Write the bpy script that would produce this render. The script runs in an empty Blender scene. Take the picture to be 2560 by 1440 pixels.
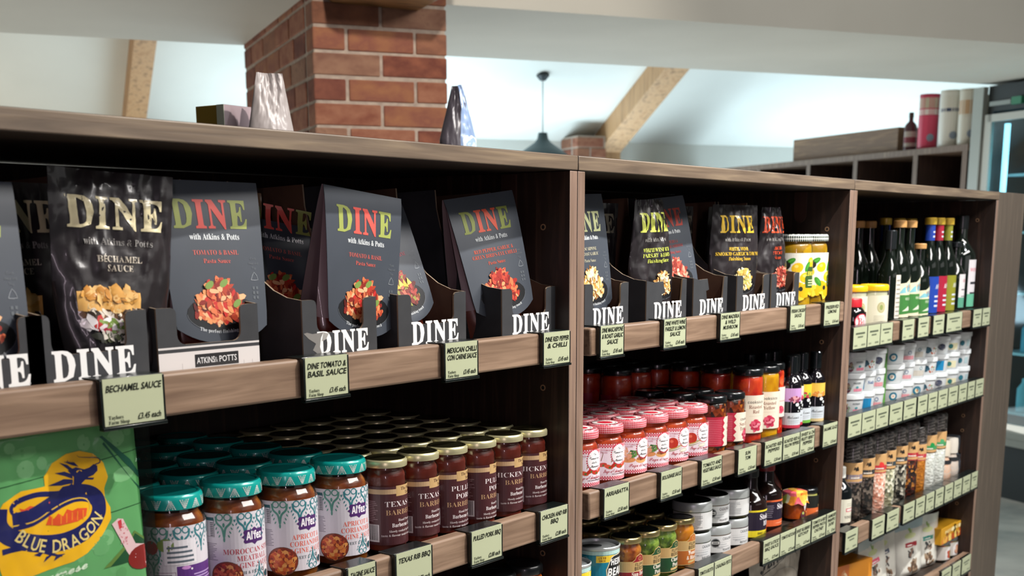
import bpy, bmesh, math, random
import numpy as np
from mathutils import Vector, Matrix, noise
from mathutils.geometry import tessellate_polygon
random.seed(7)
PI = math.pi
S = bpy.context.scene
COL = S.collection
R = math.radians

# ---------------------------------------------------------------- camera, world, light, exposure
ZB = 1.389                      # underside of the shelving top boards
cam_d = bpy.data.cameras.new('camera'); cam = bpy.data.objects.new('camera', cam_d); COL.objects.link(cam)
def _cam_matrix():
    y, p, r = R(-52.6366), R(-12.1069), R(.2258)
    m = Matrix.Rotation(y, 3, 'Z') @ Matrix.Rotation(p, 3, 'X') @ Matrix.Rotation(r, 3, 'Y')
    m = m @ Matrix.Rotation(PI / 2, 3, 'X')
    return Matrix.Translation((-1.46224, -1.0, 1.30)) @ m.to_4x4()
cam.matrix_world = _cam_matrix()
cam_d.sensor_width = 36; cam_d.lens = 3110 / 2560 * 36; cam_d.shift_y = (1260.8 - 720) / 2560
cam_d.clip_start = .02; cam_d.clip_end = 60
cam_d.dof.use_dof = True; cam_d.dof.focus_distance = 1.68; cam_d.dof.aperture_fstop = 9.0
S.camera = cam
S.view_settings.view_transform = 'Standard'; S.view_settings.look = 'None'
S.view_settings.gamma = 1; S.view_settings.use_curve_mapping = False
S.view_settings.exposure = 0.08
w = bpy.data.worlds.new('room_air'); S.world = w; w.use_nodes = True
w.node_tree.nodes['Background'].inputs[0].default_value = (.72, .82, .9, 1)
w.node_tree.nodes['Background'].inputs[1].default_value = .065

def area(name, loc, target, sx, sy, power, color, spread=None):
    l = bpy.data.lights.new(name, 'AREA'); l.shape = 'RECTANGLE'; l.size = sx; l.size_y = sy
    l.energy = power; l.color = color
    if spread: l.spread = R(spread)
    o = bpy.data.objects.new(name, l); COL.objects.link(o); o.location = loc
    o.rotation_euler = (Vector(target) - Vector(loc)).to_track_quat('-Z', 'Y').to_euler()
    return o
def spot(name, loc, target, power, color, size=50, rad=.03, blend=.5):
    l = bpy.data.lights.new(name, 'SPOT'); l.energy = power; l.color = color; l.spot_size = R(size)
    l.spot_blend = blend; l.shadow_soft_size = rad
    o = bpy.data.objects.new(name, l); COL.objects.link(o); o.location = loc
    o.rotation_euler = (Vector(target) - Vector(loc)).to_track_quat('-Z', 'Y').to_euler()
    return o
# tall narrow shop window to the left of the photographer, ceiling spotlights over the aisle, added fills in front, at the far end and on the pier
area('daylight_shop_window', (-3.4, -3.0, 1.45), (-.2, 0, 1.1), .07, 1.7, 14, (1.0, .80, .92))
area('low_front_fill', (.9, -3.9, 2.1), (.5, 0, 1.1), 3.2, .9, 6, (1.0, .98, .95))  # added fill, low from the front, for the shelf faces
area('high_front_fill', (1.2, -1.75, 2.86), (1.0, .1, 1.0), 2.7, .4, 72, (1.0, .96, .92))  # added soft fill from above the aisle, no fixture behind it
spot('aisle_spotlight_near', (.42, -.98, 2.85), (.30, .05, 1.0), 210, (1.0, .95, .88), 84, .025)
spot('aisle_spotlight_far', (1.75, -.98, 2.85), (1.5, .05, .95), 150, (.93, .97, 1.0), 84, .03)
spot('aisle_spotlight_left', (-.75, -1.0, 2.85), (-.70, .05, 1.05), 9, (1.0, .94, .9), 80, .04)
def _b(u, v, z):
    c, q = math.cos(R(-30.65)), math.sin(R(-30.65)); return (-1.46224 + u * c - v * q, -1 + u * q + v * c, z)
area('far_ceiling_fill', _b(4.4, 8.3, 1.0), _b(4.4, 6.6, 3.0), 6.0, 1.2, 185, (.66, .87, 1.0))  # unseen cool panel added behind the shelves to brighten the far ceiling
area('left_ceiling_fill', _b(-1.2, 8.0, .9), _b(-.6, 6.6, 3.0), 3.5, 1.0, 27, (1.0, .96, .84))  # unseen warm panel added to lift the ceiling at the left
area('beam_uplight', _b(1.6, 4.75, .35), _b(1.6, 4.6, 3.0), 6.0, 1.0, 36, (1.0, .98, .95))  # added uplight under the beam, stands in for light off the floor
spot('pier_fill_spot', _b(.9, 1.9, 2.8), _b(1.1, 4.1, 1.8), 125, (1.0, .9, .8), 60, .06)  # added spot for the pier face, otherwise backlit

# ---------------------------------------------------------------- materials
def lin(h):
    h = h.lstrip('#'); c = [int(h[i:i + 2], 16) / 255 for i in (0, 2, 4)]
    return tuple((x / 12.92 if x <= .04045 else ((x + .055) / 1.055) ** 2.4) for x in c) + (1,)
_M = {}
def M(hexc, rough=.45, metal=0, coat=0, spec=.5, name=None, trans=0):
    k = (hexc, rough, metal, coat, spec, trans)
    if k in _M: return _M[k]
    m = bpy.data.materials.new(name or 'paint_' + hexc.strip('#')); m.use_nodes = True
    b = m.node_tree.nodes['Principled BSDF']
    b.inputs['Base Color'].default_value = lin(hexc); b.inputs['Roughness'].default_value = rough
    b.inputs['Metallic'].default_value = metal; b.inputs['Coat Weight'].default_value = coat
    b.inputs['Coat Roughness'].default_value = .04
    b.inputs['Specular IOR Level'].default_value = spec; b.inputs['Transmission Weight'].default_value = trans
    m.diffuse_color = lin(hexc); _M[k] = m
    return m
def INK(h): return M(h, .38, 0, .25)
def nm(name, hexes, scale=(1, 1, 1), nscale=8, detail=4, rough=.5, bump=0, coat=0, metal=0, pos=None, dist=0, spec=.5, kind='noise', coords='Object'):
    """noise driven colour between the given colours"""
    if name in _M: return _M[name]
    m = bpy.data.materials.new(name); m.use_nodes = True; nt = m.node_tree; N = nt.nodes; L = nt.links
    b = N['Principled BSDF']; tc = N.new('ShaderNodeTexCoord'); mp = N.new('ShaderNodeMapping')
    mp.inputs['Scale'].default_value = scale; L.new(tc.outputs[coords], mp.inputs[0])
    if kind == 'noise':
        t = N.new('ShaderNodeTexNoise'); t.inputs['Scale'].default_value = nscale; t.inputs['Detail'].default_value = detail
        t.inputs['Distortion'].default_value = dist; out = t.outputs['Fac']
    else:
        t = N.new('ShaderNodeTexVoronoi'); t.inputs['Scale'].default_value = nscale; t.inputs['Randomness'].default_value = 1
        sp = N.new('ShaderNodeSeparateColor'); L.new(t.outputs['Color'], sp.inputs[0]); out = sp.outputs[0]
    L.new(mp.outputs[0], t.inputs['Vector'])
    cr = N.new('ShaderNodeValToRGB'); el = cr.color_ramp.elements
    n = len(hexes); pos = pos or [(.3 + .4 * i / max(1, n - 1)) if kind == 'noise' else i / n for i in range(n)]
    el[0].position = pos[0]; el[0].color = lin(hexes[0])
    el[1].position = pos[-1]; el[1].color = lin(hexes[-1])
    for i in range(1, n - 1):
        e = el.new(pos[i]); e.color = lin(hexes[i])
    if kind != 'noise': cr.color_ramp.interpolation = 'CONSTANT'
    L.new(out, cr.inputs[0]); L.new(cr.outputs[0], b.inputs['Base Color'])
    b.inputs['Roughness'].default_value = rough; b.inputs['Coat Weight'].default_value = coat; b.inputs['Coat Roughness'].default_value = .03
    b.inputs['Metallic'].default_value = metal; b.inputs['Specular IOR Level'].default_value = spec
    if bump:
        bp = N.new('ShaderNodeBump'); bp.inputs['Strength'].default_value = bump; bp.inputs['Distance'].default_value = .002
        src = t.outputs['Distance'] if kind != 'noise' else out
        L.new(src, bp.inputs['Height']); L.new(bp.outputs[0], b.inputs['Normal'])
    _M[name] = m
    return m
def thin_glass(name='clear_glass', tint='#f4f8f6', rip=.12):
    if name in _M: return _M[name]
    m = bpy.data.materials.new(name); m.use_nodes = True; nt = m.node_tree; N = nt.nodes; L = nt.links
    N.remove(N['Principled BSDF']); o = N['Material Output']
    tr = N.new('ShaderNodeBsdfTransparent'); tr.inputs[0].default_value = lin(tint)
    g = N.new('ShaderNodeBsdfGlossy'); g.inputs['Roughness'].default_value = .05
    fr = N.new('ShaderNodeLayerWeight'); pw = N.new('ShaderNodeMath'); pw.operation = 'POWER'; pw.inputs[1].default_value = 3.5
    ma = N.new('ShaderNodeMath'); ma.operation = 'MULTIPLY_ADD'; ma.inputs[1].default_value = .75; ma.inputs[2].default_value = .045
    L.new(fr.outputs['Facing'], pw.inputs[0]); L.new(pw.outputs[0], ma.inputs[0])
    nz = N.new('ShaderNodeTexNoise'); nz.inputs['Scale'].default_value = 60
    bp = N.new('ShaderNodeBump'); bp.inputs['Strength'].default_value = rip; bp.inputs['Distance'].default_value = .001
    tc = N.new('ShaderNodeTexCoord'); L.new(tc.outputs['Object'], nz.inputs['Vector'])
    L.new(nz.outputs['Fac'], bp.inputs['Height']); L.new(bp.outputs[0], g.inputs['Normal']); L.new(bp.outputs[0], fr.inputs['Normal'])
    mx = N.new('ShaderNodeMixShader'); L.new(ma.outputs[0], mx.inputs[0]); L.new(tr.outputs[0], mx.inputs[1]); L.new(g.outputs[0], mx.inputs[2])
    L.new(mx.outputs[0], o.inputs['Surface']); _M[name] = m
    return m
def gingham(name, a, b, sc, side):
    """woven check of two colours, on a lid top (x,y) or round a lid side"""
    if name in _M: return _M[name]
    m = bpy.data.materials.new(name); m.use_nodes = True; nt = m.node_tree; N = nt.nodes; L = nt.links
    bs = N['Principled BSDF']; tc = N.new('ShaderNodeTexCoord'); sp = N.new('ShaderNodeSeparateXYZ'); L.new(tc.outputs['Object'], sp.inputs[0])
    def math_(op, x, y=None):
        n = N.new('ShaderNodeMath'); n.operation = op
        for i, v in enumerate((x, y)):
            if v is None: continue
            if isinstance(v, (int, float)): n.inputs[i].default_value = v
            else: L.new(v, n.inputs[i])
        return n.outputs[0]
    if side:
        u = math_('MULTIPLY', math_('ARCTAN2', sp.outputs[1], sp.outputs[0]), side); v = math_('MULTIPLY', sp.outputs[2], sc)
    else:
        u = math_('MULTIPLY', sp.outputs[0], sc); v = math_('MULTIPLY', sp.outputs[1], sc)
    def band(x): return math_('GREATER_THAN', math_('FRACT', x), .42)
    f = math_('MULTIPLY', math_('ADD', band(u), band(v)), .5)
    mx = N.new('ShaderNodeMix'); mx.data_type = 'RGBA'; mx.inputs[6].default_value = lin(a); mx.inputs[7].default_value = lin(b)
    L.new(f, mx.inputs[0]); L.new(mx.outputs[2], bs.inputs['Base Color']); bs.inputs['Roughness'].default_value = .3; bs.inputs['Coat Weight'].default_value = .4
    _M[name] = m
    return m
def wood(name, a, b, axis, rough=.55, bump=.25, c=None):
    """stained plank, grain along the given axis"""
    sc = {'x': (1.2, 22, 22), 'z': (22, 22, 1.2), 'y': (22, 1.2, 22)}[axis]
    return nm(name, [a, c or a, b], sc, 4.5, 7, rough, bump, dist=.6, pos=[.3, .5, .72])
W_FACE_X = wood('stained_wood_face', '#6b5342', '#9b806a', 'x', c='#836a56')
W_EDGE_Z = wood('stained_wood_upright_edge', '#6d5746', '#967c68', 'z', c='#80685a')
W_DARK_Z = wood('dark_stained_shaded_upright', '#2a1c16', '#453026', 'z', .5, .15)  # stain taken darker than the front edges for shade inside the bays
W_DARK_X = wood('dark_stained_shaded_board', '#2b2019', '#46372c', 'x', .55, .15)  # boards darkened the same way, for shade between the shelves
W_TOP = wood('stained_top_board', '#584a3d', '#86755f', 'x', .5, .2, '#6e5e4e')
W_END = wood('grey_stained_end_board', '#53493f', '#665a4d', 'z', .6, .15)
BLACKP = M('#0c1413', .28, 0, .2, name='black_plastic')
CARTON_OUT = nm('black_printed_card', ['#333437', '#3e3f42'], (1, 1, 1), 30, 3, .5)
CARTON_IN = nm('brown_card', ['#5a4030', '#6e4f3a'], (1, 1, 1), 25, 3, .85)
GLASS = thin_glass()

# ---------------------------------------------------------------- mesh helpers
class MB:
    def __init__(s): s.v = []; s.f = []; s.m = []
    def add(s, v, f, mi=0):
        o = len(s.v); s.v += [tuple(x) for x in v]
        for q in f: s.f.append([i + o for i in q]); s.m.append(mi)
    def box(s, x0, x1, y0, y1, z0, z1, mi=0, fr=None):
        v = [(x, y, z) for x in (x0, x1) for y in (y0, y1) for z in (z0, z1)]
        f = [(0, 1, 3, 2), (4, 6, 7, 5), (0, 4, 5, 1), (2, 3, 7, 6), (0, 2, 6, 4), (1, 5, 7, 3)]
        o = len(s.f); s.add(v, f, mi)
        if fr is not None: s.m[o + 2] = fr
    def lathe(s, prof, seg=32, mi=0, mats=None, cx=0, cy=0):
        n = len(prof); v = []
        for r, z in prof:
            for k in range(seg):
                a = 2 * PI * k / seg; v.append((cx + r * math.cos(a), cy + r * math.sin(a), z))
        o = len(s.v); s.v += v
        for i in range(n - 1):
            for k in range(seg):
                k2 = (k + 1) % seg
                s.f.append([o + i * seg + k, o + i * seg + k2, o + (i + 1) * seg + k2, o + (i + 1) * seg + k]); s.m.append(mats[i] if mats else mi)
    def prism(s, pts, y0, y1, mi=0, mb=None, axis='y', edge=None):
        """outline pts (a,b) extruded along y (a=x,b=z) or x (a=y,b=z) or z"""
        P = (lambda a, b, t: (a, t, b)) if axis == 'y' else (lambda a, b, t: (t, a, b)) if axis == 'x' else (lambda a, b, t: (a, b, t))
        n = len(pts); o = len(s.v)
        s.v += [P(a, b, y0) for a, b in pts] + [P(a, b, y1) for a, b in pts]
        tr = tessellate_polygon([[Vector((a, b, 0)) for a, b in pts]])
        for t in tr:
            s.f.append([o + i for i in t]); s.m.append(mi)
            s.f.append([o + n + i for i in reversed(t)]); s.m.append(mi if mb is None else mb)
        for i in range(n):
            j = (i + 1) % n; s.f.append([o + i, o + j, o + n + j, o + n + i]); s.m.append(mi if edge is None else edge)
    def build(s, name, mats, parent=None, smooth=40, loc=None, rot=None, bevel=0):
        me = bpy.data.meshes.new(name); me.from_pydata(s.v, [], s.f)
        for m in (mats if isinstance(mats, (list, tuple)) else [mats]): me.materials.append(m)
        me.polygons.foreach_set('material_index', s.m)
        bm = bmesh.new(); bm.from_mesh(me)
        bmesh.ops.remove_doubles(bm, verts=bm.verts, dist=1e-7)
        bmesh.ops.recalc_face_normals(bm, faces=bm.faces); bm.to_mesh(me); bm.free()
        if smooth:
            me.polygons.foreach_set('use_smooth', [True] * len(me.polygons)); me.set_sharp_from_angle(angle=R(smooth))
        o = bpy.data.objects.new(name, me); COL.objects.link(o); o.parent = parent
        if loc: o.location = loc
        if rot: o.rotation_euler = rot
        if bevel:
            b = o.modifiers.new('edge', 'BEVEL'); b.width = bevel; b.segments = 2; b.limit_method = 'ANGLE'
        return o
def tag(o, label, cat, group=None, kind=None):
    if label: o['label'] = label
    if cat: o['category'] = cat
    if group: o['group'] = group
    if kind: o['kind'] = kind
    return o
def thing(name, label, cat, loc=(0, 0, 0), rz=0, group=None):
    o = bpy.data.objects.new(name, None); COL.objects.link(o); o.location = loc; o.rotation_euler = (0, 0, rz)
    o.empty_display_size = .02
    return tag(o, label, cat, group)
def clone(root, loc, rz=0, label=None, group=None, skip=()):
    def cp(o, par):
        c = o.copy(); COL.objects.link(c); c.parent = par
        for ch in o.children:
            if ch.name.split('.')[0] not in skip: cp(ch, c)
        return c
    r = cp(root, None); r.location = loc; r.rotation_euler = (0, 0, rz)
    if label: r['label'] = label
    if group: r['group'] = group
    return r

# ---------------------------------------------------------------- printed artwork
STY = {'sb': (0x1D41A, 0x1D400), 'si': (0x1D482, 0x1D468), 'sc': (0x1D4EA, 0x1D4D0), 'bb': (0x1D5EE, 0x1D5D4)}
def styled(s, st):
    if st not in STY: return s
    a, A = STY[st]; o = ''
    for c in s:
        if 'A' <= c <= 'Z': o += chr(A + ord(c) - 65)
        elif 'a' <= c <= 'z': o += chr(a + ord(c) - 97)
        elif c.isdigit() and st in ('sb', 'bb'): o += chr({'sb': 0x1D7CE, 'bb': 0x1D7EC}[st] + int(c))
        else: o += c
    return o
_T = {}
def glyphs(s, st='n', off=0):
    k = (s, st, off)
    if k not in _T:
        c = bpy.data.curves.new('t', 'FONT'); c.body = styled(s, st); c.resolution_u = 2; c.offset = off; c.dimensions = '2D'; c.fill_mode = 'FRONT'
        o = bpy.data.objects.new('t', c); me = o.to_mesh()
        v = [(a.co.x, a.co.y) for a in me.vertices]; f = [list(p.vertices) for p in me.polygons]
        o.to_mesh_clear(); bpy.data.objects.remove(o); bpy.data.curves.remove(c)
        xs = [a[0] for a in v] or [0]
        _T[k] = (v, f, min(xs), max(xs))
    return _T[k]
class Art:
    def __init__(s): s.sh = []
    def raw(s, v, f, c): s.sh.append((v, f, c)); return s
    def poly(s, pts, c):
        return s.raw(pts, [list(t) for t in tessellate_polygon([[Vector((a, b, 0)) for a, b in pts]])], c)
    def rect(s, x0, y0, x1, y1, c): return s.raw([(x0, y0), (x1, y0), (x1, y1), (x0, y1)], [[0, 1, 2, 3]], c)
    def ell(s, cx, cy, rx, ry, c, n=20, rot=0):
        q = [(rx * math.cos(2 * PI * i / n), ry * math.sin(2 * PI * i / n)) for i in range(n)]
        cr, sr = math.cos(rot), math.sin(rot)
        return s.raw([(cx + a * cr - b * sr, cy + a * sr + b * cr) for a, b in q], [list(range(n))], c)
    def ring(s, cx, cy, r, wd, c, n=24, ry=None, a0=0, a1=2 * PI):
        ry = ry or r; v = []; f = []
        for i in range(n + 1):
            a = a0 + (a1 - a0) * i / n
            v += [(cx + r * math.cos(a), cy + ry * math.sin(a)), (cx + (r - wd) * math.cos(a), cy + (ry - wd) * math.sin(a))]
        for i in range(n): f.append([2 * i, 2 * i + 2, 2 * i + 3, 2 * i + 1])
        return s.raw(v, f, c)
    def stroke(s, pts, wd, c, taper=True, sub=5):
        q = []
        for i in range(len(pts) - 1):
            p0 = pts[max(0, i - 1)]; p1 = pts[i]; p2 = pts[i + 1]; p3 = pts[min(len(pts) - 1, i + 2)]
            for k in range(sub):
                t = k / sub
                q.append(tuple(.5 * (2 * p1[j] + (p2[j] - p0[j]) * t + (2 * p0[j] - 5 * p1[j] + 4 * p2[j] - p3[j]) * t * t + (3 * p1[j] - p0[j] - 3 * p2[j] + p3[j]) * t ** 3) for j in (0, 1)))
        q.append(tuple(pts[-1])); v = []; f = []; n = len(q)
        for i, p in enumerate(q):
            a = q[max(0, i - 1)]; b = q[min(n - 1, i + 1)]; dx, dy = b[0] - a[0], b[1] - a[1]; l = math.hypot(dx, dy) or 1
            ww = wd / 2 * ((1 - (i / (n - 1)) ** 2 * .9) if taper else 1)
            v += [(p[0] - dy / l * ww, p[1] + dx / l * ww), (p[0] + dy / l * ww, p[1] - dx / l * ww)]
        for i in range(n - 1): f.append([2 * i, 2 * i + 1, 2 * i + 3, 2 * i + 2])
        return s.raw(v, f, c)
    def text(s, t, x, y, h, c, st='n', al='c', w=None, sh=0, rot=0, off=0, sx=1):
        v, f, a, b = glyphs(t, st, off)
        if not v: return s
        k = h / .70; kx = k * sx
        if w: kx = min(w / (b - a), k * 1.6) if w > 0 else kx
        ox = {'c': (a + b) / 2, 'l': a, 'r': b}[al]
        cr, sr = math.cos(rot), math.sin(rot); q = []
        for p in v:
            X = (p[0] - ox) * kx + p[1] * k * sh; Y = p[1] * k
            q.append((x + X * cr - Y * sr, y + X * sr + Y * cr))
        return s.raw(q, f, c)
    def arc(s, t, cx, cy, r, a0, h, c, st='n', step=None, off=0, sx=1):
        """letters along an arc, centred at angle a0"""
        wd = []
        for ch in t:
            if ch == ' ': wd.append(h * .5)
            else: _, _, a, b = glyphs(ch, st, off); wd.append((b - a) * h / .7 * sx + h * .17)
        tot = sum(wd); a = a0 - tot / 2 / r * (1 if r > 0 else 1)
        for ch, q in zip(t, wd):
            a += q / 2 / r
            if ch != ' ':
                s.text(ch, cx + abs(r) * math.sin(a) * (1 if r > 0 else -1), cy - abs(r) * math.cos(a) * (1 if r > 0 else -1), h, c, st, rot=a, off=off, sx=sx)
            a += q / 2 / r
        return s
    def lines(s, x0, y0, x1, y1, n, c, fill=.45, ragged=True):
        st = (y1 - y0) / n
        for i in range(n):
            e = x1 - (random.random() * .3 * (x1 - x0) if ragged else 0); y = y1 - st * (i + 1)
            s.rect(x0, y, e, y + st * fill, c)
        return s
    def blobs(s, cx, cy, rx, ry, n, size, cols, seed=1, el=1.8):
        rd = random.Random(seed)
        for i in range(n):
            a = rd.random() * 2 * PI; q = math.sqrt(rd.random()); k = size * (.6 + .7 * rd.random())
            m = 7; e = el * (.6 + .6 * rd.random()); ro = rd.random() * PI; pts = []
            for j in range(m):
                t = 2 * PI * j / m; rr = k * (.8 + .35 * rd.random()); X, Y = rr * e * math.cos(t) * .6, rr * math.sin(t) * .6
                pts.append((cx + rx * q * math.cos(a) + X * math.cos(ro) - Y * math.sin(ro), cy + ry * q * math.sin(a) + X * math.sin(ro) + Y * math.cos(ro)))
            s.raw(pts, [list(range(m))], cols[int(rd.random() * len(cols)) % len(cols)])
        return s
    def shift(s, dx):
        s.sh = [([(x + dx, y) for x, y in v], f, c) for v, f, c in s.sh]; return s
    def build(s, name, fn, parent, du=None, dv=None, eps=2e-5, base=2e-4, mat=INK, clip=None, smooth=False, loc=None, rot=None):
        bm = bmesh.new(); mats = []; idx = {}
        n_ = len(s.sh); bb = np.array([(min(p[0] for p in v), min(p[1] for p in v), max(p[0] for p in v), max(p[1] for p in v)) for v, f, c in s.sh]); lay = np.zeros(n_)
        for i in range(1, n_):       # a shape lies one layer above whatever it covers
            b_ = bb[i]; q_ = bb[:i]; hit = (q_[:, 0] < b_[2] - 1e-7) & (q_[:, 2] > b_[0] + 1e-7) & (q_[:, 1] < b_[3] - 1e-7) & (q_[:, 3] > b_[1] + 1e-7)
            if hit.any(): lay[i] = lay[:i][hit].max() + 1
        for i_, (v, f, c) in enumerate(s.sh):
            li = float(lay[i_])
            if c not in idx: idx[c] = len(mats); mats.append(mat(c) if isinstance(c, str) else c)
            vs = [bm.verts.new((a, b, li)) for a, b in v]
            for q in f:
                try: fa = bm.faces.new([vs[i] for i in q])
                except ValueError: continue
                fa.material_index = idx[c]
        def cut(co, no, **k):
            bmesh.ops.bisect_plane(bm, geom=bm.verts[:] + bm.edges[:] + bm.faces[:], plane_co=co, plane_no=no, dist=1e-7, **k)
        if clip:
            cut((clip[0], 0, 0), (-1, 0, 0), clear_outer=True); cut((clip[2], 0, 0), (1, 0, 0), clear_outer=True)
            cut((0, clip[1], 0), (0, -1, 0), clear_outer=True); cut((0, clip[3], 0), (0, 1, 0), clear_outer=True)
        if bm.verts:
            xs = [v.co.x for v in bm.verts]; ys = [v.co.y for v in bm.verts]
            if du:
                k = math.ceil(min(xs) / du)
                while k * du < max(xs): cut((k * du, 0, 0), (1, 0, 0)); k += 1
            if dv:
                k = math.ceil(min(ys) / dv)
                while k * dv < max(ys): cut((0, k * dv, 0), (0, 1, 0)); k += 1
        for v in bm.verts:
            p, n = fn(v.co.x, v.co.y); v.co = p + n * (base + eps * v.co.z)
        me = bpy.data.meshes.new(name); bm.to_mesh(me); bm.free()
        for m in mats: me.materials.append(m)
        if smooth: me.polygons.foreach_set('use_smooth', [True] * len(me.polygons))
        o = bpy.data.objects.new(name, me); COL.objects.link(o); o.parent = parent
        if loc: o.location = loc
        if rot: o.rotation_euler = rot
        return o
def on_cyl(r, z0=0, phi=0, r2=None, h=1):
    def fn(u, v):
        rr = r if r2 is None else r + (r2 - r) * v / h
        a = u / r + phi; n = Vector((math.sin(a), -math.cos(a), 0))
        return n * rr + Vector((0, 0, z0 + v)), n
    return fn
def on_flat(o=(0, 0, 0)):
    o = Vector(o)
    return lambda u, v: (o + Vector((u, 0, v)), Vector((0, -1, 0)))
def on_top(o=(0, 0, 0)):
    o = Vector(o)
    return lambda u, v: (o + Vector((u, v, 0)), Vector((0, 0, 1)))

ORD = ['first', 'second', 'third', 'fourth', 'fifth', 'sixth', 'seventh', 'eighth', 'ninth', 'tenth', 'eleventh', 'twelfth']

# ---------------------------------------------------------------- the building (axes turned 30.65 degrees from the shelving)
BROT = R(-30.65)
def place(o): o.location = (-1.46224, -1.0, 0); o.rotation_euler = (0, 0, BROT); return o
def bpt(u, v, z):
    c, s = math.cos(BROT), math.sin(BROT)
    return (-1.46224 + u * c - v * s, -1.0 + u * s + v * c, z)
def struct(o, label=None): o['kind'] = 'structure'; return place(o)
CEIL = nm('painted_plaster', ['#d2d0c8', '#d8d6ce'], (1, 1, 1), 2, 3, .85)
BEAMP = nm('beam_plaster', ['#b9b7ac', '#c1bfb4'], (1, 1, 1), 2, 3, .85)
FLOORM = nm('pale_stone_floor', ['#8f918c', '#b5b3aa', '#c6c4ba'], (1, 1, 1), 3, 6, .6)
RAFT = nm('rafter_pine', ['#a67c55', '#bd946b', '#8d6a4a'], (8, 8, .6), 3, 5, .6)
b = MB(); b.box(-7, 8, -6, 10, -.1, 0); struct(b.build('floor', FLOORM))
b = MB(); b.box(-7, 8, 8.9, 9.05, 0, 2.02); struct(b.build('wall_far', CEIL))
b = MB(); b.box(7.6, 7.75, -6, 9.0, 0, 5.2); struct(b.build('wall_right', CEIL))
sl = math.tan(R(25.4))
b = MB(); b.prism([(8.9, 2.01), (3.2, 2.01 + 5.7 * sl), (3.2, 2.2 + 5.7 * sl), (9.1, 2.1)], -7, 7.6, axis='x'); struct(b.build('ceiling', CEIL))
b = MB(); b.box(-7, .955, 4.053, 5.159, 2.04, 3.2); b.box(1.395, 7.6, 4.053, 5.159, 2.04, 3.2)
b.box(.955, 1.395, 4.6, 5.159, 2.04, 3.2)
struct(b.build('trim_1', BEAMP))
for i, (u0, u1) in enumerate(((.815, .94), (4.24, 4.425))):
    b = MB(); b.prism([(8.92, 1.84), (4.9, 1.84 + 4.02 * sl), (4.9, 2.0 + 4.02 * sl), (8.92, 2.0)], u0, u1, axis='x')
    o = b.build('trim_%d' % (i + 2), RAFT); struct(o)
b = MB(); b.box(4.24, 4.425, 8.74, 8.9, 0, 1.99); struct(b.build('trim_4', RAFT))
# brick pier with real courses
def bricks(name, u0, u1, v0, v1, z0, z1, seed=3):
    rd = random.Random(seed); b = MB(); b.box(u0 + .004, u1 - .004, v0 + .004, v1 - .004, z0, z1, 0)
    pal = 6; k = 0; z = z0
    def one(a0, a1, b0, b1, zz, zt):
        b.box(a0, a1, b0, b1, zz, zt, 1 + rd.randrange(pal))
    while z < z1 - .01:
        zt = min(z + .065, z1); L_, H_ = .215, .1025
        for side in (0, 1):
            n0, n1 = (u0, u1) if side == 0 else (v0 + .1125, v1)
            p = n0 + (0 if k % 2 == 0 else -(.1125 if side == 0 else .15))
            if side == 1 and k % 2: p = n0 - .06
            while p < n1 - .02:
                q = min(p + L_, n1); p0 = max(p, n0)
                j = [rd.uniform(-.0015, .0015) for _ in range(3)]
                if q - p0 > .03:
                    if side == 0: one(p0 + j[0], q, v0 + j[1], v0 + .09, z + j[2], zt + j[2])
                    else: one(u0 + j[1], u0 + .09, p0 + j[0], q, z + j[2], zt + j[2])
                p += L_ + .01
        z += .075; k += 1
    def bm_(i, a, c): return nm('brick_%d' % i, [a, c, '#3c241d' if i == 4 else a], (1, 1, 1.6), 14, 6, .9, .5, pos=[.32, .6, .8])
    ms = [nm('mortar', ['#b8a898', '#9c8c80'], (1, 1, 1), 40, 4, .95)] + [bm_(i, *p) for i, p in enumerate((('#7d4836', '#9a6850'), ('#8f5740', '#6b3a2d'), ('#63342b', '#7f4c3b'), ('#95654c', '#7c523f'), ('#7a5545', '#95705a'), ('#9a6747', '#835040')))]
    return b.build(name, ms, smooth=0, bevel=.004)
o = place(bricks('brick_pier', .955, 1.395, 4.0, 5.15, 0, 3.1))
tag(o, 'red brick pier rising behind the shelving to the white beam', 'brick pillar', kind='structure')
o = place(bricks('brick_pier', 4.0, 4.235, 8.6, 8.89, 0, 2.03, 9)); tag(o, 'small brick pier at the foot of the far rafter', 'brick pillar', kind='structure')
b = MB(); b.prism([(.99, 3.1), (.99, 2.03), (1.02, 2.012), (1.30, 2.005), (1.37, 2.09), (1.37, 3.1)], 3.78, 4.0)
o = place(b.build('timber_bracket', nm('old_timber', ['#7d5c38', '#a07a4c', '#5f4429'], (2, 8, 8), 5, 5, .6, .2), bevel=.006)); tag(o, 'rough timber tie beam end resting against the top of the brick pier', 'timber beam')

# pendant lamp far behind
pl = thing('pendant_lamp', 'dark teal metal pendant lamp hanging on a cable from the far sloping ceiling', 'lamp', bpt(3.52, 8.13, 0))
LM = M('#34474b', .5)
b = MB(); b.lathe([(0, 2.0), (.03, 2.0), (.038, 1.96), (.058, 1.935), (.11, 1.90), (.165, 1.86), (.2, 1.81), (.205, 1.72), (.2, 1.72), (.19, 1.80), (.1, 1.885), (0, 1.90)]); b.build('lamp_shade', LM, pl)
b = MB(); b.lathe([(.004, 1.99), (.004, 2.4)], 8); b.build('cord', M('#9aa0a0', .6), pl)
b = MB(); b.lathe([(0, 2.43), (.035, 2.42), (.045, 2.37), (.02, 2.34), (0, 2.34)]); b.build('ceiling_rose', M('#1b2224', .5), pl)
b = MB(); b.lathe([(0, 1.70), (.02, 1.71), (.035, 1.74), (.03, 1.78), (0, 1.8)], 16); b.build('bulb', M('#e8e4d8', .3), pl)

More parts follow.
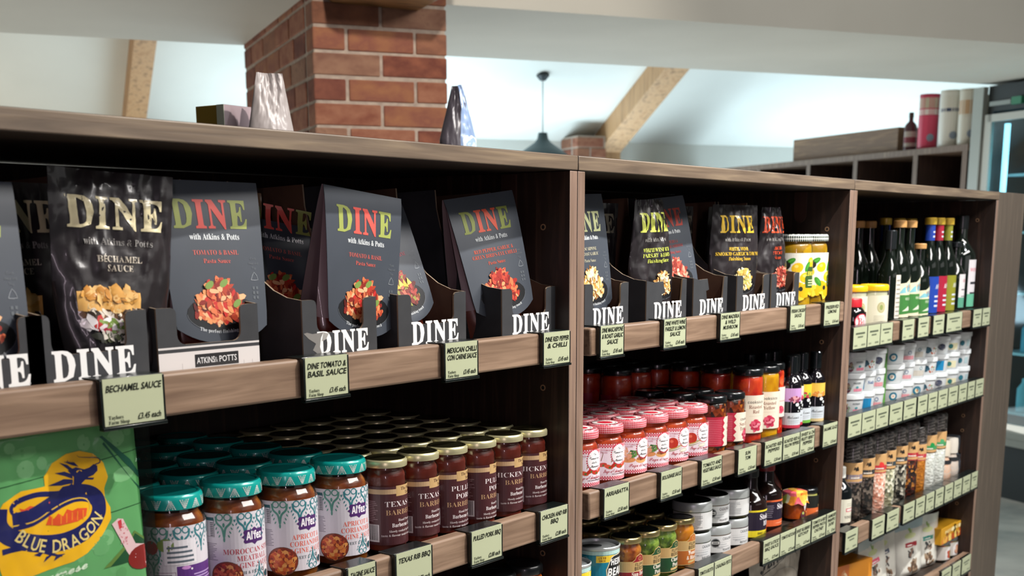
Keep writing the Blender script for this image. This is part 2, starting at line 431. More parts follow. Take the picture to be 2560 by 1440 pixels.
# far bookcase across the room with goods on top
fb = thing('far_shelf_rack', 'brown wooden shelf rack across the room with dark empty bays', 'shelving', bpt(0, 0, 0), BROT)
FW = wood('far_rack_wood', '#6b5443', '#86705c', 'z')
b = MB(); b.box(4.59, 5.2, 5.19, 8.85, 1.722, 1.753); b.build('top_board', FW, fb)
for v in (5.21, 5.585, 6.1, 6.555, 7.1, 7.65, 8.2, 8.8):
    b = MB(); b.box(4.592, 5.2, v - .018, v + .018, .02, 1.722); b.m[0] = 1; b.build('divider', [W_DARK_Z, FW], fb)  # bay sides coloured dark for shade, front edge in rack wood
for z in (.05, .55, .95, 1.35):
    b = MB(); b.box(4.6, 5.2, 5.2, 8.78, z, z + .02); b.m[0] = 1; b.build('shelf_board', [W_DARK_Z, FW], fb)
b = MB(); b.box(5.2, 5.215, 5.2, 8.85, .02, 1.75); b.build('back_panel', W_DARK_Z, fb)  # back coloured dark too, as shade in the bays
b = MB(); b.box(4.64, 4.9, 5.80, 6.79, 1.755, 1.885); b.box(4.655, 4.885, 5.815, 6.775, 1.885, 1.886, 1)
o = b.build('wooden_crate', [wood('crate_wood', '#6e5036', '#8d6d4c', 'y'), M('#241b15', .8)], bevel=.003); place(o)
tag(o, 'long low wooden crate on the rack across the room', 'crate')
def tin(r, h, body, lidc, bands, name, label, cat, loc):
    t = thing(name, label, cat, loc)
    b = MB(); b.lathe([(0, 0), (r - .002, 0), (r, .003), (r, h - .01), (r - .002, h - .008), (0, h - .008)]); b.build('body', M(body, .4), t)
    b = MB(); b.lathe([(r - .003, h - .012), (r + .001, h - .012), (r + .001, h), (0, h)]); b.build('lid', M(lidc, .35), t)
    a = Art()
    for z0, z1, c in bands: a.rect(-.1, z0 * h, .1, z1 * h, c)
    a.ell(-.02, .2 * h, .02, .02, '#7d8794'); a.build('label', on_cyl(r, phi=-.6), t, du=r * .25)
    return t
tin(.052, .28, '#b8334f', '#a92c44', ((.05, .6, '#cf3f5c'), (.62, .72, '#d9c7bd'), (.74, .93, '#b9a98f')), 'snack_tin', 'tall pink and crimson snack tube on the rack across the room', 'tin', bpt(4.66, 5.58, 1.754))
tin(.057, .283, '#cfc8bb', '#c3bcae', ((.1, .6, '#d8d2c6'), (.62, .68, '#2f3a55'), (.7, .9, '#cbc3b3')), 'snack_tin', 'tall off-white tube with a navy band on the rack across the room', 'tin', bpt(4.665, 5.415, 1.754))
tin(.052, .275, '#c6bfae', '#b9b1a0', ((.1, .5, '#cfc9ba'), (.55, .8, '#b6906a')), 'snack_tin', 'tall cream tube with an orange patch on the rack across the room', 'tin', bpt(4.66, 5.275, 1.754))
tin(.05, .25, '#b9b3a4', '#a8a294', ((.1, .9, '#bdb8aa'),), 'snack_tin', 'plain grey cream tube beside the fridge on the rack across the room', 'tin', bpt(4.80, 5.26, 1.754))
bt = thing('sauce_bottle', 'small dark red sauce bottle beside the crate on the far rack', 'bottle', bpt(4.655, 5.715, 1.754))
b = MB(); b.lathe([(0, 0), (.034, 0), (.036, .01), (.036, .11), (.03, .135), (.012, .155), (.011, .185), (0, .185)]); b.build('body', M('#4a2226', .25), bt)
b = MB(); b.lathe([(.013, .172), (.013, .2), (0, .2)], 16); b.build('cap', M('#3a2a20', .4), bt)
Art().rect(-.06, .02, .06, .1, '#a89b90').rect(-.06, .04, .06, .07, '#7a2f3a').build('label', on_cyl(.0365, phi=-.6), bt, du=.009)

# upright display fridge
fr = thing('display_fridge', 'tall dark display fridge with lit glass door across the room', 'fridge', bpt(0, 0, 0), BROT)
DK = M('#1d2426', .45); SIL = M('#9b9d96', .35, .3)
b = MB(); b.box(4.62, 5.2, 3.6, 5.10, 0, .31); b.box(4.62, 5.2, 3.6, 5.10, 1.9, 2.023); b.box(5.14, 5.2, 3.6, 5.1, .31, 1.9); b.box(4.62, 5.2, 5.06, 5.10, .31, 1.9); b.box(4.62, 5.2, 3.6, 3.64, .31, 1.9); b.build('cabinet_body', DK, fr)
b = MB(); b.box(4.59, 4.62, 5.105, 5.175, .0, 2.02); b.box(4.6, 4.62, 3.6, 5.10, .27, .31); b.box(4.595, 4.62, 3.6, 5.02, .31, .34, 0); b.build('frame', SIL, fr)
b = MB(); b.box(4.6, 4.62, 3.64, 5.09, 1.85, 1.885); b.box(4.6, 4.62, 5.05, 5.095, .34, 1.885); b.box(4.6, 4.62, 3.64, 5.09, .34, .38); b.build('door_frame', M('#b9bab2', .4), fr)
b = MB(); b.box(4.608, 4.612, 3.66, 5.05, .38, 1.85); b.build('door_glass', thin_glass('door_glass_mat', '#d8eef2', 0), fr)
EM = bpy.data.materials.new('fridge_tube'); EM.use_nodes = True; e_ = EM.node_tree.nodes['Principled BSDF']
e_.inputs['Emission Color'].default_value = (.45, .85, 1, 1); e_.inputs['Emission Strength'].default_value = 2.6
b = MB(); b.box(4.66, 4.68, 5.0, 5.02, .4, 1.84); b.build('light_tube', EM, fr)
b = MB(); b.box(5.12, 5.138, 3.66, 5.05, .33, 1.88); b.build('lining', M('#7fb4cf', .5), fr)
fl = bpy.data.lights.new('fridge_lamp', 'AREA'); fl.shape = 'RECTANGLE'; fl.size = .9; fl.size_y = .05; fl.energy = 7; fl.color = (.5, .85, 1)
flo = bpy.data.objects.new('fridge_lamp', fl); COL.objects.link(flo); flo.location = bpt(4.72, 4.5, 1.86); flo.rotation_euler = (0, R(20), BROT + PI / 2)
for z in (.42, .72, 1.02, 1.32, 1.6):
    b = MB(); b.box(4.72, 5.12, 3.66, 5.04, z - .012, z); b.build('shelf', M('#c7d4d6', .4), fr)
rd = random.Random(5); MC = ['#c9d8dd', '#4b9fb4', '#e1b24a', '#2c5f86', '#e8ece8', '#8fc3cc', '#3c5a74']
for z in (.42, .72, 1.02, 1.32, 1.6):
    v = 4.86
    while v > 4.45:
        h = rd.uniform(.12, .2); c = rd.choice(MC)
        b = MB(); b.lathe([(0, 0), (.036, 0), (.037, .004), (.037, h * .7), (.016, h * .88), (.016, h), (0, h)], 16)
        o = b.build('milk_bottle', M(c, .35), loc=bpt(4.77, v, z + .001)); tag(o, 'chilled bottle inside the fridge, %s shelf up, %s from the door frame' % (ORD[[.42, .72, 1.02, 1.32, 1.6].index(z)], ORD[int(round((4.86 - v) / .082))]), 'bottle', 'bottles inside the fridge'); v -= .082
b = MB(); b.box(4.6, 4.619, 4.93, 5.07, 1.925, 1.945); b.build('badge', M('#8f9692', .4), fr)
b = MB(); b.box(4.6, 4.6195, 4.86, 4.925, 1.92, 1.955); b.build('badge', M('#2c7a58', .4), fr)

# ---------------------------------------------------------------- shelving units
LIPS = {1: [(-.217, -.259), (-.464, -.506), (-.648, -.690)], 2: [(-.217, -.257), (-.458, -.500), (-.646, -.688), (-.93, -.97)],
        3: [(-.273, -.315), (-.456, -.498), (-.705, -.747), (-.931, -.977)]}
def surf(u, k): return ZB + LIPS[u][k][0] - .0115
UX = {1: (-.969, -.001), 2: (0, .968), 3: (.969, 1.917)}
def unit(k, label):
    x0, x1 = UX[k]; t = thing('shelving_unit', label, 'shelving', (x0, 0, 0), 0, None); W = x1 - x0
    for a in (0, W - .018):
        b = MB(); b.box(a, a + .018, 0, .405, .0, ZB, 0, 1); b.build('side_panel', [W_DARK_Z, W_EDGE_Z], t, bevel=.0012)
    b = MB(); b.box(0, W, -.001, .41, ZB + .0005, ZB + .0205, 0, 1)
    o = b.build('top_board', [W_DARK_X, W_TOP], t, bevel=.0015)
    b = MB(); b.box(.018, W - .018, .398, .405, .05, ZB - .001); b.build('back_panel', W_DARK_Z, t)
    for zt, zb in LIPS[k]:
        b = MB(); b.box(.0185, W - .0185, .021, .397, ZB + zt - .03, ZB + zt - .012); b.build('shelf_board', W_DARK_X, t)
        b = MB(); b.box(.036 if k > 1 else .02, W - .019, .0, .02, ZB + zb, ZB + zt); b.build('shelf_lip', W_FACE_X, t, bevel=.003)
    b = MB(); b.box(.018, W - .018, .03, .05, 0, .08); b.build('plinth', W_DARK_X, t)
    b = MB(); b.prism([(.0905, -.002), (.1165, -.002), (.1165, -.05), (.112, -.058), (.102, -.062), (.095, -.058), (.0905, -.05)], W - .022, W - .0181, axis='x')
    b.build('corner_bracket', M('#3a2018', .6), t, loc=(0, 0, ZB))
    for z in ((-.075, -.30, -.42, -.545, -.62) if k != 3 else (-.05, -.37, -.56, -.6, -.80)):
        b = MB(); b.lathe([(.0028, 0), (.0045, 0), (.0045, .0008), (.0028, .0008)], 12); b.lathe([(0, .0002), (.0028, .0002)], 12, mi=1)
        b.build('peg_hole', [M('#8d6c50', .5), M('#0c0806', .9)], t, loc=(W - .0181, .045, ZB + z), rot=(0, -PI / 2, 0))
    return t
unit(1, 'left section of dark stained wooden shelving, holding the nearest cartons and teal-lidded jars')
unit(2, 'middle section of dark stained wooden shelving, with the red gingham-lidded jars')
unit(3, 'right section of dark stained wooden shelving, with the white tubs and oil bottles')
b = MB(); b.box(1.9175, 2.15, .0, .02, 0, ZB + .021); o = b.build('end_board', W_END, bevel=.0015); tag(o, 'broad grey-brown wooden board closing the right end of the shelving', 'board')
# the back half of the island, seen only by what stands on it
t = thing('rear_shelving_unit', 'back half of the shelving island whose top carries the crisp bags', 'shelving', (-.969, .41, 0))
b = MB(); b.box(0, 2.88, .001, .6, ZB + .0005, ZB + .0205); b.build('top_board', W_DARK_X, t)
for a in (0, .95, 1.92, 2.86):
    b = MB(); b.box(a, a + .018, .005, .59, 0, ZB); b.build('side_panel', W_DARK_Z, t)
for z in (.3, .7, 1.1):
    b = MB(); b.box(.02, 2.85, .02, .58, z, z + .018); b.build('shelf_board', W_DARK_X, t)

# ---------------------------------------------------------------- price tickets
TK = M('#b4ba9a', .4, 0, .15, name='ticket_paper'); INKD = '#1c2119'
TW = {1: 'left', 2: 'middle', 3: 'right'}; TL = ['top', 'second', 'third', 'fourth']
def ticket(u, k, x0, x1, lines, price, n, bars=False):
    zt, zb = LIPS[u][k]; w_ = x1 - x0 + .006; hh = .0445
    nm_ = ' '.join(lines).lower().replace('dine ', '').replace('&', 'and') if lines else ''
    where = '%s lip of the %s section' % (['top', 'second', 'third', 'fourth'][k], TW[u])
    lab = ('green price ticket for %s, %s' % (nm_, where)) if nm_ and not bars else 'green price ticket with illegible print, %s from left on %s' % (ORD[n - 1], where)
    t = thing('price_ticket', lab, 'price ticket', ((x0 + x1) / 2, 0, ZB + (zt + zb) / 2 - .0005), 0, 'price tickets on the shelf lips')
    b = MB(); h = hh / 2; q = w_ / 2
    b.box(-q, q, -.0045, -.0008, -h, h); b.box(-q, q, -.0045, .021, h - .0005, h + .0012)
    b.box(-q, -q + .0022, -.0068, -.0045, -h, h); b.box(q - .0022, q, -.0068, -.0045, -h, h)
    b.box(-q, q, -.0085, -.0008, -h - .003, -h + .0003); b.build('holder', BLACKP, t, bevel=.0005)
    b = MB(); b.box(-q + .003, q - .0015, -.0064, -.0046, -h + .0012, h + .0005); pp = b.build('paper', TK, t)
    a = Art(); pw = w_ - .009
    if bars:
        a.rect(-pw * .36, .008, pw * .36, .0115, '#59614f').rect(-pw * .2, .001, pw * .22, .004, '#6b735e')
        a.rect(-pw * .42, -.016, -pw * .2, -.013, '#8b9179').rect(pw * .12, -.016, pw * .42, -.0125, '#7d846c')
    else:
        m = len(lines)
        for i, s_ in enumerate(lines):
            wmax = pw * (.98 if len(s_) > 9 else .1 * len(s_))
            a.text(s_, .0005, .0105 - i * .0088 + (.003 if m == 3 else 0), .0062, INKD, 'n', 'c', wmax, .22, .0, .022)
        a.text('Taylors', -pw * .46, -.0150, .0036, '#3d4435', 'sb', 'l', pw * .26)
        a.text('Farm Shop', -pw * .46, -.0196, .0036, '#3d4435', 'sb', 'l', pw * .36)
        a.text(price + ' each', pw * .47, -.0175, .0056, '#2a3024', 'n', 'r', pw * .42, .2, .0, .02)
    a.build('lettering', on_flat((0, -.0066, 0)), pp)
T1A = [(-.782, -.716), (-.528, -.465), (-.294, -.233), (-.088, -.028)]
T1B = [(-.473, -.429), (-.391, -.328), (-.247, -.185), (-.095, -.031)]
T2A = [(.052, .112), (.231, .297), (.416, .483), (.686, .748), (.838, .909)]
T2B = [(.067, .134), (.232, .296), (.365, .434), (.498, .566), (.602, .672), (.679, .749), (.754, .817), (.861, .928)]
T2C = [(.365, .417), (.422, .483), (.612, .679), (.684, .75), (.751, .82), (.828, .894), (.9, .944)]
T3A = [(.989, 1.059), (1.065, 1.132), (1.137, 1.204), (1.266, 1.336), (1.364, 1.432), (1.465, 1.537), (1.559, 1.668), (1.758, 1.822), (1.832, 1.892)]
T3B = [(.987, 1.055), (1.061, 1.133), (1.139, 1.209), (1.219, 1.295), (1.305, 1.382), (1.395, 1.457), (1.466, 1.526), (1.535, 1.6), (1.609, 1.676), (1.686, 1.747), (1.757, 1.81), (1.82, 1.883)]
T3C = [(1.005, 1.07), (1.154, 1.225), (1.242, 1.314), (1.345, 1.416), (1.427, 1.487), (1.497, 1.553), (1.564, 1.622), (1.633, 1.693), (1.703, 1.762), (1.772, 1.832), (1.842, 1.892)]
T3D = [(1.655, 1.726), (1.739, 1.803), (1.816, 1.886)]
for u, k, T, tx, pr in ((1, 0, T1A, ['BECHAMEL SAUCE', 'DINE TOMATO &|BASIL SAUCE', 'MEXICAN CHILLI|CON CARNE SAUCE', 'DINE RED PEPPER|& CHILLI'], '\u00a33.45'),
                    (1, 1, T1B, ['TAGINE SAUCE', 'TEXAS RIB BBQ', 'PULLED PORK BBQ', 'CHICKEN AND RIB|BBQ'], '\u00a32.80'),
                    (2, 0, T2A, ['DINE MASCARPONE|& ROAST GARLIC|SAUCE', 'DINE WHITE WINE|PARSLEY & LEMON|SAUCE', 'DINE MADERIA|& WILD|MUSHROOM', 'PERSIAN CHICKEN|SAUCE', 'PRESERVED|LEMONS'], '\u00a33.45'),
                    (2, 1, T2B, ['ARRIABATTA', 'BOLOGNAISE SAUCE', 'TOMATO AND|VEGETABLE SAUCE', 'SUN|TOM', 'ROASTED RED|PEPPERS', 'ROASTED RED &|YELLOW PEPPERS', 'SWEET & CN|FRUITY BERRY|PEPPERS', 'BALSAMIC GLAZE'], '\u00a32.50'),
                    (2, 2, T2C, ['TOMATO & RICOTTA', 'CASALINGA PESTO', 'SWEET & STICKY|BBQ SAUCE', 'TOMATO KETCHUP', 'SWEET BLUEBERRY|KETCHUP', 'TOMATO & RED|PEPPER PASTA|CHUTNEY', 'CARAMELISED|PINEAPPLE|CHUTNEY'], '\u00a32.75'),
                    (3, 0, T3A, None, ''), (3, 1, T3B, None, ''), (3, 2, T3C, None, ''), (3, 3, T3D, None, '')):
    for i, (x0, x1) in enumerate(T):
        ticket(u, k, x0, x1, tx[i].split('|') if tx else None, pr, i + 1, bars=tx is None)

# ---------------------------------------------------------------- pouch cartons
GREEN, CORAL, RED_, GOLD, PALE = '#a3ad5a', '#ee5f55', '#d2314a', '#d9b23c', '#ddd5b0'
def dine(a, x, y, wid, cols, off=.016):
    """four serif capitals with their own colours"""
    ws = []; 
    for c in 'DINE': _, _, p, q = glyphs(c, 'sb', off); ws.append(q - p)
    gap = .07; tot = sum(ws) + gap * 3; k = wid / tot; px = x - wid / 2
    for c, q, col in zip('DINE', ws, cols):
        a.text(c, px, y, k * .70 * 1.18, col, 'sb', 'l', q * k, off=off); px += (q + gap) * k
def arcpts(cx, cy, r, a0, a1, n=6): return [(cx + r * math.cos(a0 + (a1 - a0) * i / n), cy + r * math.sin(a0 + (a1 - a0) * i / n)) for i in range(n + 1)]
def carton(X, u, wd, label, white=False, rz=0, torn=False, depth=.235, worn=False):
    t = thing('display_carton', label, 'display box', (X, .024, surf(u, 0)), rz, 'shelf cartons holding sauce pouches')
    H = .0725; q = wd / 2; c = .3 * wd
    cut = [(-q, 0), (q, 0), (q, H), (c + .014, H)] + arcpts(c + .008, H - .006, .006, PI / 2, PI, 3)[1:] + arcpts(c - .008, H - .027, .010, 0, -PI / 2, 4)
    cut += [(x * -1, z) for x, z in reversed(arcpts(c - .008, H - .027, .010, 0, -PI / 2, 4))] + [(-x, z) for x, z in reversed(arcpts(c + .008, H - .006, .006, PI / 2, PI, 3))] + [(-c - .014, H), (-q, H)]
    if torn:
        cut = [(-q, 0), (q, 0), (q, H), (c + .012, H)] + arcpts(c - .002, H - .030, .010, 0, -PI / 2, 4) + [(-.012, H - .04), (-.016, H - .022), (-.006, H - .02), (-.012, H - .002), (-.04, H - .003), (-q, H)]
    b = MB(); b.prism(cut, 0, .0022, 0, 1, 'y', 2); fp = b.build('front_panel', [CARTON_OUT, CARTON_IN, M('#8c7a66', .9)], t, smooth=0)
    for s, x in ((-1, -q), (1, q - .0022)):
        pr = [(0.002, 0), (depth, 0), (depth, .199), (.115, .203)] + [(.115 - .113 * (1 - math.cos(a)), .203 - (.203 - H) * math.sin(a)) for a in [PI / 2 * i / 8 for i in range(1, 9)]]
        b = MB(); b.prism([(a, z) for a, z in pr], x, x + .0022, 0 if s < 0 else 1, 1 if s < 0 else 0, 'x', 2)
        b.build('side_panel', [CARTON_OUT, CARTON_IN, M('#8c7a66', .9)], t, smooth=0)
    b = MB(); b.box(-q + .0022, q - .0022, depth - .0022, depth, 0, .199); b.box(-q + .0022, q - .0022, .0022, depth - .0022, 0, .002); b.build('back_panel', CARTON_IN, t)
    a = Art()
    if white:
        a.rect(-q, 0, q, .028, '#ddd8d6').rect(-q, .0315, q, .0335, '#d8d4d2')
        rd = random.Random(4)
        for i in range(14): x = -q + rd.random() * wd; a.rect(x, 0, x + .0006, rd.random() * .018, '#b5aeac')
        a.rect(-.021, .0115, .036, .0245, '#2c2c2e').text('ATKINS', -.0185, .0150, .0062, '#e8e8e8', 'n', 'l', .023, off=.008).text('&', .0062, .0150, .0055, '#b0b0b0', 'n').text('POTTS', .0335, .0150, .0062, '#e8e8e8', 'n', 'r', .023, off=.008)
    else:
        dine(a, .004 * (wd / .13), .0118, wd * .70, ['#f6f6f4'] * 4, .02); a.ell(wd * .37, .0128, .0008, .0008, '#d0d0d0', 8)
        a.text('with Atkins & Potts', .004, .0062, .0032, '#d0d0ce', 'sb', 'c', wd * .45)
        if worn: a.poly([(-q + .001, .036), (-q + .006, .037), (-q + .014, .035), (-.028, .036), (-.032, .030), (-.034, .02), (-.03, .008), (-.034, .0), (-q + .018, 0), (-q + .022, .012), (-q + .014, .017), (-q + .019, .024), (-q + .008, .03)], '#85827e')
        if worn: a.poly([(-.028, .036), (-.02, .034), (-.024, .028), (-.031, .026)], '#a5a29e')
    a.build('print', on_flat(), fp, clip=(-q, 0, q, H))
    return t
def food(a, cx, cy, kind, sc=1):
    pal = {'penne': ['#b5432c', '#d56a42', '#e89a63', '#8d2a22', '#f0b98a', '#5c1c18', '#c9302c', '#e27b4f'], 'cheese': ['#e9cf97', '#d9a860', '#f5e6c0', '#c58e45', '#8c5d2f'],
           'meat': ['#c45a48', '#e09a80', '#8a3026', '#efc3a5', '#a53f35'], 'spag': ['#c2452f', '#e07a4c', '#a32820', '#eaa06c', '#7c1d18'], 'chilli': ['#7d2a22', '#a8423a', '#5a1b18', '#c46a55', '#8f8f3f'],
           'potato': ['#e3c56c', '#f1e2a3', '#c9a048', '#b8c06a', '#fff4c8'], 'stack': ['#e8b868', '#d99a45', '#f3e1c5', '#c03a34', '#3d3a35', '#efe6dc', '#7d2a3a']}[kind]
    a.ell(cx + .002, cy - .006 * sc, .030 * sc, .012 * sc, '#1c1d20'); a.ring(cx + .002, cy - .006 * sc, .030 * sc, .0006, '#6a6f76', 24, .012 * sc, PI, 2 * PI)
    n = 70
    for i, (rx, ry, dy) in enumerate(((.023, .007, -.004), (.018, .007, .002), (.011, .006, .009))): a.blobs(cx, cy + dy * sc, rx * sc, ry * sc, n * 2 - 30 * i, .0030 * sc, pal, 11 + i, 2.2)
    if kind == 'chilli':
        for i in range(4): x = cx - .012 + i * .009; a.poly([(x * 1, cy + .006), (x + .011, cy + .004 + (i % 2) * .004), (x + .004, cy + .016)], ['#e8b23c', '#f3c95a'][i % 2])
    if kind == 'penne':
        for x, y in ((-.008, .012), (.004, .013), (.014, .0)): a.ell(cx + x * sc, cy + y * sc, .004 * sc, .0022 * sc, '#7d9a4c', 10, .5)
def sleeve_art(cols, title, sub, kind, tc):
    a = Art(); dine(a, .0, .118, .094, cols)
    a.text('with Atkins & Potts', .002, .1060, .0062, '#e9eef0', 'sb', 'c', .064, off=.0)
    for i, s_ in enumerate(title): a.text(s_, .001, .0905 - i * .0075, .0050, tc, 'sb', 'c', None, sx=.98, off=-.014)
    a.text(sub, .001, .0905 - .0085 * len(title), .0048, tc, 'sb', off=-.014)
    food(a, -.002, .040, kind, 1.62)
    a.arc('The perfect finishing touch', 0, .16, .150, 0, .0036, '#d8dde0', 'sb')
    for i in range(3): a.text(['Cook', 'Heat and', 'Top'][i], .050, .085 - i * .005, .0026, '#6c7278', 'n')
    a.stroke([(.045, .064), (.050, .072), (.055, .064), (.045, .064)], .0007, '#8f959b', False, 2)
    for i in range(3): a.rect(.046, .044 + i * .005, .049, .047 + i * .005, '#5f656b').rect(.051, .044 + i * .005, .054, .047 + i * .005, '#5f656b')
    return a
FOIL = nm('black_foil', ['#1a1719', '#2c2629'], (1, 1, 1), 20, 4, .34, .4, coat=.3)
FOIL_M = nm('mauve_foil', ['#947b80', '#b0969b'], (1, 1, 1), 8, 4, .4, .3, coat=.2)
SAUCE = nm('red_sauce_film', ['#4a160c', '#7a2c18', '#31100b'], (1, 1, 1), 18, 4, .25, .3, coat=.7)
CARDM = nm('charcoal_card', ['#3e444d', '#454b55'], (1, 1, 1), 12, 3, .42, spec=.5)
CARDB = M('#8a7478', .7)
def sleeved(name, label, X, Y, z, art, pouch=FOIL_M, sauce=SAUCE, lean=0, roll=0, rz=0, group='pouches in printed card sleeves', W=.13, H=.166):
    """stand-up pouch inside a folded card sleeve"""
    z += W * .40 * abs(math.sin(roll)) + .02 * abs(math.sin(lean))
    t = thing(name, label, 'sauce pouch', (X, Y, z), 0, group); t.rotation_euler = (lean, roll, rz)
    zb = .020
    def half(v, s):
        # front (s=-1) and back (s=1) panels splay from the crease down
        k = max(0, 1 - v / H)
        return s * (.0015 + .026 * k ** .8)
    for nme, s in (('card_sleeve', -1), ('card_back', 1)):
        nu, nv = 14, 16; b = MB(); vs = []
        for th in (0, 1):
            for j in range(nv + 1):
                v = H * j / nv
                for i in range(nu + 1):
                    u = -1 + 2 * i / nu; wv = W / 2 * (.85 + .15 * v / H)
                    vv = max(v, .016 * (abs(u) ** 2.2) * 1.0) if v < .03 else v
                    if v < .03: vv = v + (.016 * abs(u) ** 2.4) * (1 - v / .03)
                    y = half(vv, s) - s * -.003 * (1 - u * u) * (1 - vv / H) + (0 if th == 0 else -s * .0006)
                    vs.append((u * wv, y, zb + vv))
        f = []; st = (nv + 1) * (nu + 1); mi = []
        for th in (0, 1):
            for j in range(nv):
                for i in range(nu):
                    a_ = th * st + j * (nu + 1) + i; f.append((a_, a_ + 1, a_ + nu + 2, a_ + nu + 1))
        b.add(vs, f, 0)
        for k in range(nv * nu): b.m[nv * nu + k] = 1
        def rim(ids):
            for p, q in zip(ids, ids[1:]): b.f.append([p, q, q + st, p + st]); b.m.append(0)
        rim([i for i in range(nu + 1)]); rim([nv * (nu + 1) + i for i in range(nu + 1)])
        rim([j * (nu + 1) for j in range(nv + 1)]); rim([j * (nu + 1) + nu for j in range(nv + 1)])
        o = b.build(nme, [CARDM if s < 0 else CARDM, CARDB], t)
        if s < 0:
            def fn(u, v):
                uu = u / (W / 2); k = max(0, v - .0) ; y = half(v, -1) + -.003 * (1 - uu * uu) * (1 - v / H)
                sl_ = .026 / H; n = Vector((0, -1, sl_)).normalized()
                return Vector((u * (.85 + .15 * v / H), y, zb + v)), n
            art.build('print', fn, o, du=.012, dv=.012, base=3e-4)
    # the pouch between the panels
    nu, nv = 16, 14; b = MB(); vs = []
    Hp = H + zb - .012
    for sd in (-1, 1):
        for j in range(nv + 1):
            v = Hp * j / nv; k = 1 - v / Hp
            for i in range(nu + 1):
                u = -1 + 2 * i / nu; wv = W / 2 * (.76 + .18 * v / Hp)
                thk = (.0006 + .021 * max(0, k) ** .95) * max(0, 1 - abs(u) ** 3) ** .6 * (1 if j else .8)
                nz = noise.noise(Vector((u * 3, v * 30, sd * 2 + X * 7))) * .0012 * (1 - abs(u))
                vs.append((u * wv, sd * (thk * .95) + nz, v))
    f = []; st = (nv + 1) * (nu + 1)
    for sd in (0, 1):
        for j in range(nv):
            for i in range(nu):
                a_ = sd * st + j * (nu + 1) + i; f.append((a_, a_ + 1, a_ + nu + 2, a_ + nu + 1))
    for i in range(nu): f.append((i, i + 1, st + i + 1, st + i)); f.append((nv * (nu + 1) + i, nv * (nu + 1) + i + 1, st + nv * (nu + 1) + i + 1, st + nv * (nu + 1) + i))
    b.add(vs, f, 0)
    for k in range(nu * nv):
        if k // nu < 3: b.m[k] = 1
    b.build('pouch', [pouch, sauce], t)
    return t
def foil_pouch(label, X, Y, z, art, W=.125, H=.19, lean=0, roll=0, rz=0, seed=1, crumple=.004, topw=1.04, botw=.70, mat=FOIL, T=.024, twist=0, name='foil_pouch', cat='sauce pouch', group='crinkled black foil sauce pouches', flat=.8):
    z += W * .5 * botw * abs(math.sin(roll)) + .02 * abs(math.sin(lean)) + .0006
    t = thing(name, label, cat, (X, Y, z), 0, group); t.rotation_euler = (lean, roll, rz)
    def surf_(u, v, sd):      # u in -1..1, v in 0..1
        wv = W / 2 * (botw + (1 - botw) * min(1, max(0, v) / .45) ** .7 if v < .45 else 1 + (topw - 1) * (v - .45) / .55)
        th = T * (max(0, 1 - v) ** flat) * max(0, 1 - abs(u) ** 2.6) ** .7 * (.6 + .4 * min(1, v / .08))
        edge = (1 - abs(u) ** 4)
        nz = 0
        if crumple:
            p = Vector((u * 2.2, v * 3.2, seed * 3.1)); q = abs(noise.noise(p)) + .5 * abs(noise.noise(p * 2.3)) + .3 * abs(noise.noise(p * 5))
            nz = (q - .35) * crumple * (.5 + 1.1 * v) * (.4 + .6 * edge)
        tw = twist * v; x = u * wv; y = sd * th - nz * (1 if sd < 0 else .6)
        y += .006 * math.sin(u * 2 + seed) * v * v
        return Vector((x * math.cos(tw) - y * math.sin(tw), x * math.sin(tw) + y * math.cos(tw), v * H))
    nu, nv = 40, 56; b = MB(); vs = []
    for sd in (-1, 1):
        for j in range(nv + 1):
            for i in range(nu + 1):
                p = surf_(-1 + 2 * i / nu, j / nv, sd)
                if i in (0, nu) or j == nv: p.y += sd * .0004
                vs.append(p)
    f = []; st = (nv + 1) * (nu + 1)
    for sd in (0, 1):
        for j in range(nv):
            for i in range(nu):
                a_ = sd * st + j * (nu + 1) + i; f.append((a_, a_ + 1, a_ + nu + 2, a_ + nu + 1))
    for j in range(nv):
        for i in (0, nu): a_ = j * (nu + 1) + i; f.append((a_, a_ + nu + 1, st + a_ + nu + 1, st + a_))
    for i in range(nu):
        for j in (0, nv): a_ = j * (nu + 1) + i; f.append((a_, a_ + 1, st + a_ + 1, st + a_))
    b.add(vs, f, 0); body = b.build('pouch', mat, t, smooth=50)
    if art:
        def fn(u, v):
            uu = max(-1, min(1, u / (W / 2))); vv = v / H; p = surf_(uu, vv, -1)
            a1 = surf_(min(1, uu + .02), vv, -1) - surf_(max(-1, uu - .02), vv, -1); b1 = surf_(uu, min(1, vv + .01), -1) - surf_(uu, max(0, vv - .01), -1)
            n = a1.cross(b1); n = n.normalized() if n.length > 1e-9 else Vector((0, -1, 0))
            return p, n
        art.build('print', fn, body, du=.004, dv=.004, base=4.5e-4, eps=5e-5, smooth=True, mat=lambda h: M(h, .3, 0, .5))
    return t
